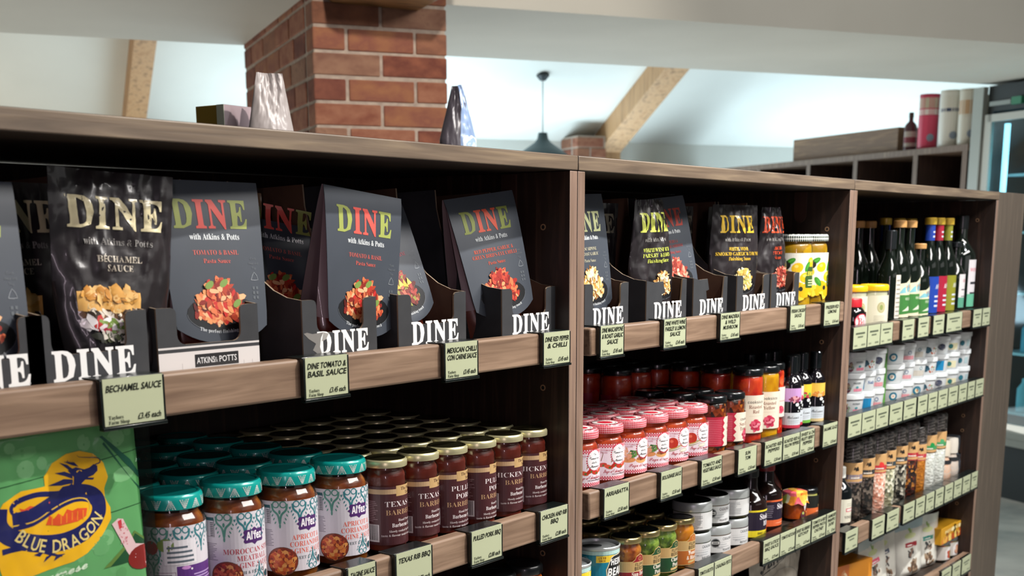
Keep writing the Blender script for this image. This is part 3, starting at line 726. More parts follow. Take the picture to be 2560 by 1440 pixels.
def foil_art(col, title, kind, sub=None):
    a = Art(); dine(a, .002, .142, .096, [col] * 4)
    a.text('with Atkins & Potts', .002, .1265, .0065, '#8e8b88', 'sb', 'c', .070, off=.004)
    for i, s_ in enumerate(title): a.text(s_, .003, .1105 - i * .0085, .0060, col if kind != 'stack' else '#c9bfae', 'sb')
    if kind == 'stack':
        n0 = len(a.sh)
        a.blobs(.006, .040, .026, .006, 50, .006, ['#e9b565', '#f1cf93', '#d99a45'], 5); a.rect(-.022, .036, .036, .052, '#e6b265'); a.blobs(.006, .050, .027, .004, 60, .005, ['#eebf78', '#e0a552', '#d08f3f'], 8)
        a.blobs(.006, .033, .027, .003, 40, .005, ['#3a2d24', '#6a4a33', '#eadfce'], 6); a.blobs(.006, .025, .026, .003, 46, .005, ['#c23a38', '#e9dfe0', '#b02c46', '#f3eeee', '#7e9a4a'], 7)
        a.blobs(.006, .015, .020, .003, 36, .004, ['#d9d2c4', '#2f3028', '#59603f'], 9)
        for i in range(n0, len(a.sh)): v, f, c = a.sh[i]; a.sh[i] = ([(x * 1.12 - .019, .022 + y * 1.15) for x, y in v], f, c)
    else: food(a, .006, .058, kind, 1.3)
    return a
zA1, zA2 = surf(1, 0), surf(2, 0)
# section 1, top shelf
carton(-.884, 1, .13, 'black printed carton cut off by the left edge of the picture')
carton(-.771, 1, .129, 'open black carton with white lettering, holding the crinkled bechamel pouch')
carton(-.630, 1, .13, 'open black carton with a white lower band and a small black name plate', white=True)
carton(-.442, 1, .118, 'scuffed black carton holding the turned tomato and basil sleeve', worn=True)
carton(-.281, 1, .128, 'black carton with white lettering, holding the Mexican chilli sleeve')
carton(-.080, 1, .122, 'black carton beside the right upright, holding the red pepper sleeve')
A_tom = sleeve_art([GREEN, CORAL, CORAL, GREEN], ['TOMATO & BASIL'], 'Pasta Sauce', 'penne', '#e2685c')
A_chi = sleeve_art([RED_] * 4, ['MEXICAN', 'CHILLI CON CARNE', 'SAUCE'], '', 'chilli', '#c43a52')
A_rpp = sleeve_art(['#8f9a45', '#e4573a', '#e4573a', '#8f9a45'], ['RED PEPPER, GARLIC &', "GREEN BIRD'S-EYE CHILLI"], 'Pasta Sauce', 'spag', '#d9593f')
A_mas = sleeve_art(['#d5dba6'] * 4, ['MASCARPONE', '& ROAST GARLIC'], 'Pasta Sauce', 'cheese', '#c8c2a4')
A_mad = sleeve_art(['#b5473c'] * 4, ['MADEIRA &', 'WILD MUSHROOM'], 'Finishing Sauce', 'meat', '#b0443e')
sleeved('sleeved_pouch', 'grey card sleeve at the far left edge of the top shelf', -.880, .062, zA1 + .004, A_tom)
sleeved('sleeved_pouch', 'tall grey tomato and basil card sleeve in the white banded carton', -.594, .068, zA1 + .012, A_tom, roll=R(.5), rz=R(-6))
sleeved('sleeved_pouch', 'tomato and basil card sleeve turned and leaning right in the scuffed carton', -.396, .066, zA1 + .001, A_tom, roll=R(6), lean=R(6), rz=R(0))
sleeved('sleeved_pouch', 'Mexican chilli card sleeve with tortilla chips, slumped low in its carton', -.278, .085, zA1 + .0, A_chi, roll=R(-8), lean=R(-9), rz=R(4), H=.150)
sleeved('sleeved_pouch', 'red pepper and chilli card sleeve tilted right in the last carton', -.094, .072, zA1 + .004, A_rpp, roll=R(-7), lean=R(-3), rz=R(-7))
for i, (x, y) in enumerate(((-.450, .135),)):
    sleeved('sleeved_pouch', ['dim card sleeve just behind the turned tomato and basil sleeve', 'second dim card sleeve behind the turned tomato and basil sleeve', 'dim card sleeve behind the red pepper sleeve'][i], x, y, zA1 + .003, A_tom, H=.128 - .01 * i, roll=R(9), lean=R(-5), rz=R(-12))
A_bec = foil_art('#d8cda6', ['B\u00c9CHAMEL', 'SAUCE'], 'stack')
foil_pouch('large crinkled black bechamel sauce pouch with gold lettering and a lasagne picture', -.727, .054, zA1 + .004, A_bec, W=.122, H=.196, roll=R(3.5), rz=R(-8), seed=2, crumple=.0070)
foil_pouch('dim bechamel pouch behind and left of the large crinkled one', -.790, .118, zA1 + .004, A_bec, W=.134, H=.188, roll=R(0), rz=R(0), seed=5, crumple=.003)
foil_pouch('orange and clear pouch peeping out behind the tall tomato and basil sleeve', -.505, .15, zA1 + .004, None, W=.12, H=.188, seed=6, roll=R(2), mat=nm('orange_film', ['#7d4f22', '#a9691f', '#57463c'], (1, 1, 1), 14, 3, .25, .3, coat=.5), name='stand_up_pouch')
# section 2, top shelf
carton(.114, 2, .119, 'leftmost black carton of the middle section, holding the mascarpone sleeve')
carton(.289, 2, .125, 'black carton with a torn corner, holding the lime-lettered foil pouch', torn=True)
carton(.434, 2, .118, 'black carton with a bent front flap, holding the Madeira sleeve', torn=True)
carton(.592, 2, .125, 'black carton holding the gold-lettered foil pouch', )
carton(.724, 2, .118, 'rightmost black carton, beside the jars of preserved lemons')
sleeved('sleeved_pouch', 'mascarpone and roast garlic sleeve with a pasta heap, half behind the upright', .112, .072, zA2 + .008, A_mas, roll=R(-2), rz=R(3), sauce=nm('cream_sauce_film', ['#d9c79a', '#bfa878'], (1, 1, 1), 18, 3, .3, .2, coat=.6), H=.172)
sleeved('sleeved_pouch', 'Madeira and wild mushroom sleeve leaning right under a sharp shadow', .395, .082, zA2 + .012, A_mad, roll=R(-5), lean=R(-4), rz=R(-6), H=.166)
foil_pouch('twisted black foil pouch with lime lettering in the torn carton', .300, .06, zA2 + .004, foil_art('#d5df63', ['WHITE WINE WITH', 'PARSLEY & LEMON', 'Finishing Sauce'], 'cheese'), W=.118, H=.192, seed=11, crumple=.0065, rz=R(-5), topw=.62, roll=R(-2))
foil_pouch('shiny black foil pouch with gold lettering and roast potatoes', .585, .062, zA2 + .004, foil_art('#e0b93a', ['WHITE WINE,', 'SMOKED GARLIC & THYME', 'Finishing Sauce'], 'potato'), W=.126, H=.190, seed=13, crumple=.0055, rz=R(-16), topw=.98)
foil_pouch('narrow twisted foil pouch with orange lettering next to the lemon jars', .735, .062, zA2 + .004, foil_art('#e8572f', ['BEEF', 'STOCK', 'Sauce'], 'meat'), W=.10, H=.188, seed=17, crumple=.007, rz=R(-9), topw=.55)
for i, (x, y, s_) in enumerate(((.222, .125, 21), (.50, .135, 23), (.66, .13, 25), (.265, .16, 27))):
    foil_pouch(['dark foil pouch standing behind the lime-lettered one', 'dark foil pouch behind the Madeira sleeve', 'dark foil pouch behind the gold-lettered one', 'second dark foil pouch behind the lime-lettered one'][i], x, y, zA2 + .004, foil_art('#a9a58c', ['WHITE WINE', 'SAUCE'], 'meat') if i < 3 else None, W=.12, H=.188, seed=s_, crumple=.006, rz=R(-5 + 4 * i))

# ---------------------------------------------------------------- jars
def contents(name, cols, k='noise', sc=22, bump=.4, coat=0, rough=.35): return nm(name, cols, (1, 1, 1), sc, 4, rough, bump, coat=coat, kind=k)
def jar(name, label, cat, loc, prof, cont, lid, art=None, lr=None, lz=0, fill=.99, rz=0, group=None, lidart=None, base=None, du=None, lid_seg=40, conth=None, glass=GLASS):
    """prof = outer glass outline; lid = (radius, z0, z1, material(s))"""
    t = thing(name, label, cat, loc, rz, group); H = prof[-1][1]
    b = MB(); b.lathe([(0, .0006)] + prof, 36); b.build('glass', glass, t)
    top = (conth or H * fill); ins = [(0, .0045)]
    for r, z in prof:
        if z <= top: ins.append((max(.002, r - .0022), max(z, .0045) + (.001 if z < .006 else 0)))
    ins.append((ins[-1][0], top)); ins.append((0, top))
    b = MB(); b.lathe(ins, 28); b.build('contents', cont, t)
    if art: art.build('label', on_cyl(lr, lz), t, du=du or lr * .12, base=4e-4, eps=3e-5)
    lr_, z0, z1, lm = lid; h = z1 - z0
    lm = lm if isinstance(lm, (list, tuple)) else [lm]
    b = MB(); b.lathe([(lr_ - .0025, z0 + .0005), (lr_ - .0002, z0), (lr_, z0 + .001), (lr_, z0 + h * .62), (lr_ - .0006, z0 + h * .8), (lr_ - .0022, z1 - .0006), (lr_ - .0035, z1), (lr_ - .0055, z1 - .0004), (lr_ - .0062, z1 - .0012), (0, z1 - .0012)], lid_seg,
            mats=[0] * 5 + [len(lm) - 1] * 4)
    lo = b.build('lid', lm, t)
    if lidart: lidart(lo)
    return t
def jprof(r, H, neck, zsh, zn=None, foot=.003):
    """round jar: straight wall to the shoulder zsh, then in to the neck"""
    zn = zn or zsh + (H - zsh) * .55
    return [(r - foot, .0006), (r - .0006, .0022), (r, .006), (r, zsh)] + [(r - (r - neck) * (1 - math.cos(PI / 2 * i / 5)) , zsh + (zn - zsh) * math.sin(PI / 2 * i / 5)) for i in range(1, 6)] + [(neck, H)]
def jprof2(r, H, neck, zg, zsh):
    """jar with a shallow groove under a bulging shoulder"""
    return [(r - .003, .0006), (r - .0006, .0022), (r, .006), (r, zg - .004), (r - .0012, zg), (r - .0004, zg + .004), (r + .0002, zg + .008), (r - .002, zsh), (neck + .002, zsh + .008), (neck, zsh + .012), (neck, H)]
def leaf_motif(a, x, y, s, c, flip=1):
    a.ring(x - .0042 * s, y - .002 * s * flip, .0042 * s, .0014 * s, c, 14); a.ring(x + .0042 * s, y - .002 * s * flip, .0042 * s, .0014 * s, c, 14)
    a.stroke([(x - .0085 * s, y - .001 * s * flip), (x - .0075 * s, y - .008 * s * flip), (x - .002 * s, y - .014 * s * flip), (x, y - .024 * s * flip)], .0024 * s, c, False, 4)
    a.stroke([(x + .0085 * s, y - .001 * s * flip), (x + .0075 * s, y - .008 * s * flip), (x + .002 * s, y - .014 * s * flip), (x, y - .024 * s * flip)], .0024 * s, c, False, 4)
    a.ell(x, y - .0105 * s * flip, .0014 * s, .0026 * s, c, 8); a.ell(x, y - .0265 * s * flip, .0012 * s, .003 * s, c, 8)
    for k in range(5):
        for q in (-1, 1): a.ell(x + q * (.0115 - .0016 * k) * s, y - (.006 + .0042 * k) * s * flip, .0008 * s, .0018 * s, c, 8, q * .5)
def badge(a, x, y, w_, h_, c, t, off=.02):
    pts = []
    for i in range(16):
        th = 2 * PI * i / 16 + PI / 8; 
    pts = [(x - w_, y - h_ * .62), (x - w_ * .86, y - h_ * .86), (x - w_ * .28, y - h_ * .80), (x, y - h_ * 1.12), (x + w_ * .28, y - h_ * .80), (x + w_ * .86, y - h_ * .86), (x + w_, y - h_ * .62), (x + w_ * .92, y - h_ * .25),
           (x + w_ * 1.16, y), (x + w_ * .92, y + h_ * .25), (x + w_, y + h_ * .62), (x + w_ * .86, y + h_ * .86), (x + w_ * .28, y + h_ * .80), (x, y + h_ * 1.12), (x - w_ * .28, y + h_ * .80), (x - w_ * .86, y + h_ * .86), (x - w_, y + h_ * .62), (x - w_ * .92, y + h_ * .25), (x - w_ * 1.16, y), (x - w_ * .92, y - h_ * .25)]
    a.poly(pts, c); a.text(t, x, y - h_ * .42, h_ * .95, '#f3eef4', 'bb', 'c', w_ * 1.55, off=off)
def tag_art(title, sub, tc, back=False):
    h = .082; a = Art(); a.rect(-.108, 0, .108, h, '#d9d4dc'); g = '#4f8f80'; g2 = '#357a83'; cx = .0
    for i, x in enumerate((-.088, -.066, -.036, -.013, .010, .033, .056, .08)): leaf_motif(a, x, h - .002, .95 if i != 2 else 1.0, [g, g2][i % 2] if i < 4 else g2)
    if not back:
        badge(a, cx - .002, h - .027, .0135, .0088, '#4d2668', "Al'fez")
        for i, s_ in enumerate(title): a.text(s_, cx - .0035, h - .0455 - .0080 * i, .0060, tc, 'sb', 'c', None, off=-.004, sx=.86)
        a.text(sub, cx - .0035, h - .0455 - .0080 * len(title) + .001, .0034, '#3a4a50', 'sb')
        a.rect(-.063, h - .008, -.047, h - .0045, '#2c5d66'); a.rect(-.063, h - .026, -.047, h - .008, '#4a4650').rect(-.0625, h - .0256, -.0475, h - .008, '#d5d0d8').lines(-.052, h - .025, -.048, h - .009, 8, '#3d3942', .5, False)
        a.lines(-.064, .030, -.044, h - .032, 11, '#8d8796')
        a.ell(-.035, .012, .0180, .0170, '#5a4038', 26); a.ell(-.035, .012, .0173, .0163, '#8a3520', 26)
        a.blobs(-.035, .012, .0142, .0132, 240, .0038, ['#d9682f', '#e88a3c', '#b8401f', '#8a2a16', '#f0a85a', '#c9502a'] if tc[1] > 'c' else ['#c24a30', '#d96a45', '#9a2f22', '#e39a5c', '#7c2218'], 31, 1.3)
        leaf_motif(a, .003, .002, .8, g2, -1); a.ell(.016, .014, .004, .005, '#eae6ec', 14); a.ell(.016, .009, .0045, .004, '#24505a', 14); a.ring(.016, .012, .006, .0005, '#d98a80', 16, .008)
    else:
        a.ell(-.046, h - .022, .008, .0075, '#c23a34', 18).ell(-.030, h - .019, .009, .007, '#7d9350', 16).rect(-.032, h - .04, .002, h - .014, '#e7e3e9').lines(-.029, h - .038, .0, h - .018, 4, '#5d6874')
        a.rect(-.020, 0, .05, h - .042, '#5a2f7c').lines(-.002, .004, .03, h - .05, 9, '#b79ccf'); 
        for i in range(3): a.ell(-.010, .012 + i * .013, .005, .002, '#c98fd0', 12).ell(-.004, .010 + i * .013, .0012, .0012, '#eeeeee', 8)
        a.rect(-.045, h - .062, -.021, h - .048, '#77406a').rect(-.0445, h - .0615, -.0215, h - .0485, '#dcd7df').lines(-.043, h - .06, -.024, h - .049, 4, '#7a7482'); a.text('E', -.060, .022, .007, '#9a3040', 'sb')
        leaf_motif(a, -.044, h - .030, .8, g)
    return a
TEAL = [M('#12a098', .26, .1, .45), M('#0a6f6c', .16, .3, .3)]; WHT = '#cfd9d6'  # lid top darker than its side, the shelf's shade put into the colour
def teal_lid_art(lo):
    a = Art(); r = .0322; n = 14
    for i in range(n):
        u = -PI * r + 2 * PI * r * (i + .5) / n; d = 1 if i % 2 else -1; y0 = .0 if d > 0 else .0098
        for k in range(5):
            yy = y0 + d * (.0008 + k * .0019); hw = .0044 * (1 - k / 5)
            for q in (-1, 1): a.ell(u + q * hw, yy, .0006, .0011, WHT, 6, q * d * .6).ell(u + q * hw * .45, yy, .0005, .001, WHT, 6, q * d * .6)
        a.ell(u, y0 + d * .0045, .0004, .0042, WHT, 6)
    a.build('lid_print', on_cyl(.0338, .1148), lo, du=.008, base=1.5e-4)
zB1, zB2 = surf(1, 1), surf(2, 1)
TAGP = jprof2(.0345, .128, .0285, .106, .1075)
TAGP = [(.0315, .0006), (.0339, .0022), (.0347, .007), (.0347, .098), (.0342, .1005), (.0332, .103), (.030, .1075), (.0285, .1105), (.0285, .128)]
TCONT = contents('tagine_sauce', ['#3d1608', '#7a3512', '#a05818', '#5c230c'], 'noise', 26, .5)
def tagine(label, loc, art, rz=0, group='teal-lidded tagine sauce jars in the front row'):
    return jar('tagine_sauce_jar', label, 'jar', loc, TAGP, TCONT, (.0338, .1140, .1295, TEAL), art, .0350, .0150, .86, rz, group, teal_lid_art)
AP = tag_art(['APRICOT &', 'CORIANDER', 'TAGINE SAUCE'], 'SWEET & HERBY', '#e0604a')
MO = tag_art(['MOROCCAN STYLE', 'MEATBALL', 'TAGINE SAUCE'], 'RICH & FRAGRANT', '#b83a48')
BK = tag_art([], '', '#b83a48', True)
XT = [-.665, -.584, -.503, -.419]; YR = .060
t0 = tagine('teal-lidded jar turned to its back label, next to the green noodle packet', (XT[0], YR, zB1), BK)
tagine('teal-lidded jar of Moroccan meatball tagine sauce, second in its row', (XT[1], YR, zB1), MO, R(4))
t2 = tagine('teal-lidded apricot and coriander jar between the meatball jar and its twin', (XT[2], YR, zB1), AP, R(3))
t3 = tagine('teal-lidded apricot and coriander jar next to the maroon barbecue jars', (XT[3], YR, zB1), AP)
for c, x in enumerate([-.745] + XT):
    for r_ in range(1, 5):
        clone(t3 if c % 2 else t2, (x + .001 * r_ * (1 if c < 4 else 0), YR + .073 * r_, zB1), R(7 * c + 31 * r_), 'teal-lidded tagine jar in the %s row back, %s column from the noodle packet' % (ORD[r_], ORD[c]), 'teal-lidded tagine jars behind the front row')
# barbecue sauce jars
BBP = jprof2(.0262, .113, .0225, .100, .1005)
BBP = [(.0235, .0006), (.0258, .002), (.0265, .006), (.0265, .0085), (.0258, .011), (.0262, .014), (.0262, .088), (.0268, .091), (.0262, .095), (.0266, .0985), (.0258, .102), (.0235, .1055), (.0228, .108), (.0228, .118)]
BCONT = contents('barbecue_sauce', ['#5a1a10', '#8a3220', '#6a2014'], 'noise', 14, .2)
GOLDL = [M('#d9d2a6', .3, .6, 0), M('#8a855f', .1, .95, 0)];  # second colour darkens the lid top for the dark shelf it reflects
def bbq_art(title, tc2='#bf9a72'):
    a = Art(); h = .074; a.rect(-.075, 0, .075, h, '#4a2428')
    a.rect(-.075, h - .0095, .075, h - .0035, '#c6a57e'); a.rect(-.0085, h - .0125, .0345, h + .0005, '#c3a06e')
    a.text('The Manor', .013, h - .0058, .0042, '#4a2a20', 'sb').text('Taste', .013, h - .0112, .0038, '#4a2a20', 'sb')
    y = h - .0255
    for i, s_ in enumerate(title): a.text(s_, .006, y, .0068, '#efe6e6', 'sb', 'c', None, sx=1.16, off=-.012); y -= .0105
    a.text('BARBECUE', .006, y, .0066, tc2, 'sb', 'c', None, sx=1.12, off=-.012); y -= .0085
    a.text('Hand Prepared', .008, y, .0030, '#d5caca', 'sb'); y -= .007
    a.text('Barbecue Sauce', .006, y, .0050, '#ece4e4', 'sb', sx=.86); y -= .0065
    a.text('Slowly cooked by hand for', .004, y, .0028, '#d5caca', 'sb'); y -= .0052
    a.text('taste & flavour made in small batches', .004, y, .0028, '#d5caca', 'sb')
    a.lines(-.060, .030, -.030, h - .017, 12, '#8f7478', .35)
    a.rect(-.048, .004, -.031, .026, '#cfc8c8')
    x = -.047; rd = random.Random(3)
    while x < -.033: q = rd.uniform(.0003, .0010); a.rect(x, .006, x + q, .0255, '#1a1414'); x += q + rd.uniform(.0004, .0009)
    return a
XB = [-.346, -.285, -.227, -.1655, -.105, -.047]; YB = .051
TEX, PUL, CHI = bbq_art(['TEXAS RIB']), bbq_art(['PULLED', 'PORK']), bbq_art(['CHICKEN AND RIB'])
lab_ = ['Texas rib barbecue jar standing right beside the teal-lidded jars', 'Texas rib barbecue jar, second of the maroon row', 'pulled pork barbecue jar with its label turned frontward', 'pulled pork barbecue jar showing its barcode at the side', 'chicken and rib barbecue jar left of its twin', 'chicken and rib barbecue jar closest to the upright post']
bq = []
for i, x in enumerate(XB):
    bq.append(jar('barbecue_sauce_jar', 'maroon ' + lab_[i], 'jar', (x, YB, zB1), BBP, BCONT, (.0275, .1105, .1205, GOLDL), [TEX, TEX, PUL, PUL, CHI, CHI][i], .0266, .0135, .95, R([0, 2, -4, 9, 0, 0][i]), 'gold-lidded barbecue sauce jars in the front row'))
for c, x in enumerate(XB):
    for r_ in range(1, 6): clone(bq[c], (x, YB + .0605 * r_, zB1), R(20 * r_ + 13 * c), 'gold-lidded barbecue jar in the %s row back, %s column from the teal lids' % (ORD[r_], ORD[c]), 'gold-lidded barbecue jars behind the front row')
# two orange jars low in section 1
OR_ = contents('orange_relish', ['#b5431a', '#d96a25', '#8a2c12'], 'noise', 24, .4)
RELP = jprof(.030, .105, .026, .078, .090)
o1 = jar('relish_jar', 'orange relish jar with black lid, low under the lip near the post, left one', 'jar', (-.118, .055, surf(1, 2)), RELP, OR_, (.0285, .093, .106, M('#16191b', .3, 0, .4)), Art().rect(-.03, 0, .03, .03, '#d8d2cc'), .0304, .02, .9, group='orange relish jars low on the left section')
clone(o1, (-.053, .055, surf(1, 2)), .4, 'orange relish jar with black lid, low under the lip, nearest the post')

# ---------------------------------------------------------------- green noodle packet, far left
def packet_art():
    a = Art(); W2 = .10
    def Z(px, py): return ((px / 2.723 - 350) / 2435 + W2, .213 - (py / 2.723 + 1000 - 1065) / 2650)
    def P(l): return [Z(*q) for q in l]
    k = 1 / 2.723 / 2500
    a.rect(-W2, -.0, W2, .213, '#5c9c60')
    rd = random.Random(2)
    for i in range(60): x = rd.uniform(-W2, W2); y = rd.uniform(0, .21); a.ell(x, y, rd.uniform(.004, .016), rd.uniform(.003, .009), rd.choice(['#62a066', '#6aa86c', '#549358', '#76b078']), 10, .1)
    for y0, y1 in ((500, 405), (860, 795)): a.stroke(P([(-200, y0 + 20), (1000, y1)]), .0008, '#1f4d2a', False, 1)
    a.poly(P([(-120, 700), (-60, 610), (60, 550), (225, 545), (222, 480), (290, 400), (400, 355), (500, 350), (600, 385), (670, 460), (692, 560), (655, 640), (655, 700), (692, 780), (690, 860), (640, 930), (570, 1000), (480, 1060), (380, 1095), (200, 1115), (60, 1135), (10, 1195), (-60, 1190), (-100, 1100), (-140, 900)]), '#e9b21c')
    nv = '#1e2158'
    def st(l, w_, c=nv, t=False): a.stroke(P(l), w_ * k, c, t, 5)
    # body: upper coil, ribbon, tail
    st([(500, 590), (400, 640), (250, 700), (110, 722), (20, 700), (-10, 655), (40, 612), (160, 590), (330, 610), (430, 575)], 34)
    a.poly(P([(40, 660), (70, 672), (110, 655), (150, 668), (200, 645), (300, 632), (250, 676), (120, 704), (55, 690)]), '#d9512a')
    st([(-90, 640), (-100, 740), (-60, 815), (20, 870), (120, 912), (230, 938), (340, 940), (450, 915), (545, 862), (598, 790), (600, 715), (550, 660), (460, 632), (350, 645), (230, 690), (110, 735), (-10, 745)], 112)
    st([(-20, 770), (120, 765), (260, 712), (380, 672), (480, 672), (530, 710), (525, 770), (470, 815)], 8, '#d8b13c')
    a.poly(P([(210, 805), (240, 745), (265, 775), (300, 745), (330, 770), (365, 728), (400, 745), (440, 735), (512, 748), (495, 800), (430, 825), (300, 828)]), '#d9512a')
    for x in (250, 310, 350, 390, 430, 470): st([(x, 818), (x + 8, 755)], 7, '#e88a2a')
    st([(-90, 930), (60, 925), (150, 965), (230, 1010), (300, 1040)], 36, nv, True)
    for q in ([(150, 1010), (110, 990), (200, 970)], [(170, 1055), (190, 1020), (260, 1000)], [(240, 1060), (260, 1020), (320, 1025)], [(90, 995), (120, 1000), (170, 1012)]): a.poly(P(q), nv)
    # head and mane
    a.poly(P([(430, 600), (440, 520), (400, 470), (460, 455), (520, 480), (560, 475), (590, 455), (618, 470), (615, 505), (580, 530), (540, 540), (585, 548), (575, 560), (520, 552), (490, 575), (560, 600), (500, 605), (470, 590), (455, 615)]), nv)
    for q in ([(445, 470), (400, 430), (340, 405), (395, 455), (430, 490)], [(430, 500), (370, 470), (300, 470), (370, 500), (430, 530)], [(430, 535), (360, 520), (245, 545), (340, 560), (430, 560)], [(430, 570), (350, 570), (300, 610), (380, 600), (430, 600)], [(480, 455), (450, 420), (375, 405), (440, 440)]): a.poly(P(q), nv)
    a.ell(*Z(482, 488), 22 * k, 9 * k, '#e9b21c', 12); a.ell(*Z(486, 489), 8 * k, 7 * k, nv, 10)
    st([(600, 460), (640, 450), (630, 420), (560, 405), (490, 390), (480, 372)], 7, nv, True)
    st([(405, 400), (400, 412), (420, 408)], 5, nv, True)
    for i, x in enumerate(range(70, 600, 75)): st([(x + 290 - i * 8, 985 - abs(i - 3) * 14), (x + 300 - i * 8, 1000 - abs(i - 3) * 14)], 0.1, nv)
    cx, cy = Z(300, 545); a.arc('BLUE DRAGON', cx, cy, .0640, R(2), .0122, '#e0cc80', 'n', off=.012, sx=.80)
    # chopsticks, spoon, dish
    for q in ([(668, 280), (690, 275), (890, 470), (985, 620), (975, 640)], [(680, 330), (695, 320), (880, 600), (985, 720), (985, 745)]): a.poly(P(q), '#1f5a46')
    a.poly(P([(600, 1200), (800, 1060), (870, 985), (985, 1080), (985, 1200)]), '#5c7a3a'); a.poly(P([(650, 1200), (810, 1080), (872, 1005), (985, 1100), (985, 1200)]), '#1d4a2c')
    a.poly(P([(690, 900), (740, 870), (780, 880), (870, 1080), (985, 1110), (985, 1200), (840, 1200), (790, 1120)]), '#d9b9bb')
    a.poly(P([(735, 890), (765, 880), (770, 940), (745, 950)]), '#c23a44'); a.ell(*Z(930, 1190), .020, .0125, '#7c1f1c', 18)
    a.blobs(*Z(775, 1000), .006, .012, 24, .0012, ['#c98a90', '#c47078'], 3)
    a.text('Vietnamese', *Z(180, 1195), .0095, '#cfe3c8', 'sc', 'c', .09, .1, R(6), off=.02)
    return a
t = foil_pouch('green and yellow noodle packet in clear film with a navy dragon emblem, at lower left', -.819, .034, zB1 + .001, packet_art(), W=.20, H=.213, seed=31, crumple=.0022, topw=1.0, botw=.99, mat=nm('green_film', ['#2f7a3c', '#3f8f49'], (1, 1, 1), 10, 3, .25, .2, coat=.5), T=.009, name='noodle_packet', cat='packet', group=None, flat=.35)
b = MB(); b.box(.0985, .1145, -.0003, .0003, .002, .2125)
b.build('film_edge', thin_glass('film', '#dfe8e2'), t, loc=(0, 0, 0))

# ---------------------------------------------------------------- section 2, second shelf
RG, WG = '#c92a44', '#f0dadb'
GT = gingham('gingham_lid_top', '#eec2c8', '#c8102e', 260, 0); GS = gingham('gingham_lid_side', '#eec2c8', '#c8102e', 300, 10)
def gl_art(lo):
    a = Art(); a.ell(0, 0, .0215, .0215, '#c01f3d', 30).ell(0, 0, .0205, .0205, '#efe3e0', 30).ell(0, 0, .0125, .0125, '#c5283a', 24)
    a.arc('La Conserva della Nonna', 0, 0, .0185, 0, .0026, '#5a4a3a', 'sb')
    a.build('lid_print', on_top((0, 0, .0975)), lo, base=1e-4)
CONP = jprof(.0305, .096, .0245, .058, .077, .003)
CCONT = contents('tomato_sauce', ['#9a2a0e', '#cf4a1a', '#dc5c24'], 'noise', 20, .3)
def cons_art(kind, title):
    a = Art(); h = .0565; a.rect(-.09, 0, .09, h, '#ecdce4')
    n = 88
    for i in range(n):
        u = -.09 + .18 * i / n; q = .18 / n
        for j in range(3):
            if (i + j) % 2: a.rect(u, h - (j + 1) * q, u + q, h - j * q, RG); a.rect(u, j * q, u + q, (j + 1) * q, RG)
            else: a.rect(u, h - (j + 1) * q, u + q, h - j * q, '#e39aa6' if j % 2 else '#ecd2d5'); a.rect(u, j * q, u + q, (j + 1) * q, '#e39aa6' if j % 2 else '#ecd2d5')
    cx, cy = -.006, h - .0165
    if kind == 'chili':
        for i, (x, y, r_) in enumerate(((-.034, .024, .2), (-.024, .021, -.3), (-.014, .024, .5), (-.004, .021, -.1), (.008, .024, .3))): a.ell(x, y, .0075, .0032, ['#c63a26', '#d95438', '#b52d1e'][i % 3], 14, r_); a.ell(x + .002, y - .001, .0022, .0018, '#5d6b34', 8)
        a.stroke([(-.036, .03), (-.033, .042), (-.038, .045)], .0012, '#7d5a34'); a.stroke([(-.020, .028), (-.017, .04)], .001, '#8f7a44')
    elif kind == 'meat':
        a.ell(-.034, .022, .013, .0045, '#d9935a', 18).ell(-.010, .021, .011, .005, '#e0a66a', 18).ell(-.010, .0235, .0095, .003, '#b06a42', 14)
        a.blobs(-.006, .027, .010, .004, 50, .0024, ['#8a4a34', '#b86a50', '#6a3426', '#cf8a6c'], 4); a.blobs(-.026, .032, .006, .006, 40, .0022, ['#4f7a3c', '#6a964c', '#3b6230'], 6, 2.5); a.blobs(-.034, .033, .006, .008, 10, .004, ['#d99a78', '#e3b08c'], 7)
    else:
        a.ell(-.030, .031, .0095, .0095, '#b8321f', 20).ell(-.032, .034, .003, .0025, '#d9654a', 10).ell(-.044, .029, .008, .0085, '#c23f28', 18)
        a.stroke([(-.045, .020), (-.03, .0215), (-.012, .027), (.004, .030)], .0022, '#b9a858'); a.stroke([(-.045, .0175), (-.03, .0185), (-.012, .024)], .0018, '#8f9a52'); a.ell(-.010, .0185, .008, .003, '#e9e2cf', 12, .3); a.ring(-.010, .0185, .008, .0004, '#6a6a5a', 12, .003); a.stroke([(-.022, .026), (-.01, .03), (.0, .036)], .001, '#7d8a44')
    for i in range(30):
        t_ = 2 * PI * i / 30; a.rect(cx + .0142 * math.cos(t_) - .0009, cy + .0165 * math.sin(t_) - .0009, cx + .0142 * math.cos(t_) + .0009, cy + .0165 * math.sin(t_) + .0009, RG)
    a.ell(cx, cy, .0130, .0155, '#efe9ec', 26)
    for i, (s_, hh) in enumerate((('La', .0036), ('Conserva', .0042), ('della', .0034), ('Nonna', .0044))): a.text(s_, cx, cy + .0075 - i * .0062, hh, '#24241f', 'sc', 'c', None, off=.022, sx=1.0 if i != 1 else .9)
    a.text(title[0], -.012, .0115 if len(title) > 1 else .0105, .0056, '#b2263c', 'sc', 'c', .040, .1, off=.012)
    if len(title) > 1: a.text(title[1], -.002, .0085, .0024, '#6a3a44', 'sb')
    a.arc('POMODORO 100% ITALIANO', .008, .03, .0232, R(0), .0019, '#5a4a4a', 'n')
    a.text('PASSATA DI POMODORO', -.032, h - .0105, .0022, '#c06a7c', 'n', 'c', None, off=.01).text('E VERDURE', -.034, h - .0145, .0022, '#c06a7c', 'n')
    return a
CH, ME, TO = cons_art('chili', ["Sugo all'Arrabbiata", 'con pomodoro italiano']), cons_art('meat', ['Ragu di carne']), cons_art('tomato', ['Sugo alle verdure', 'pomodori'])
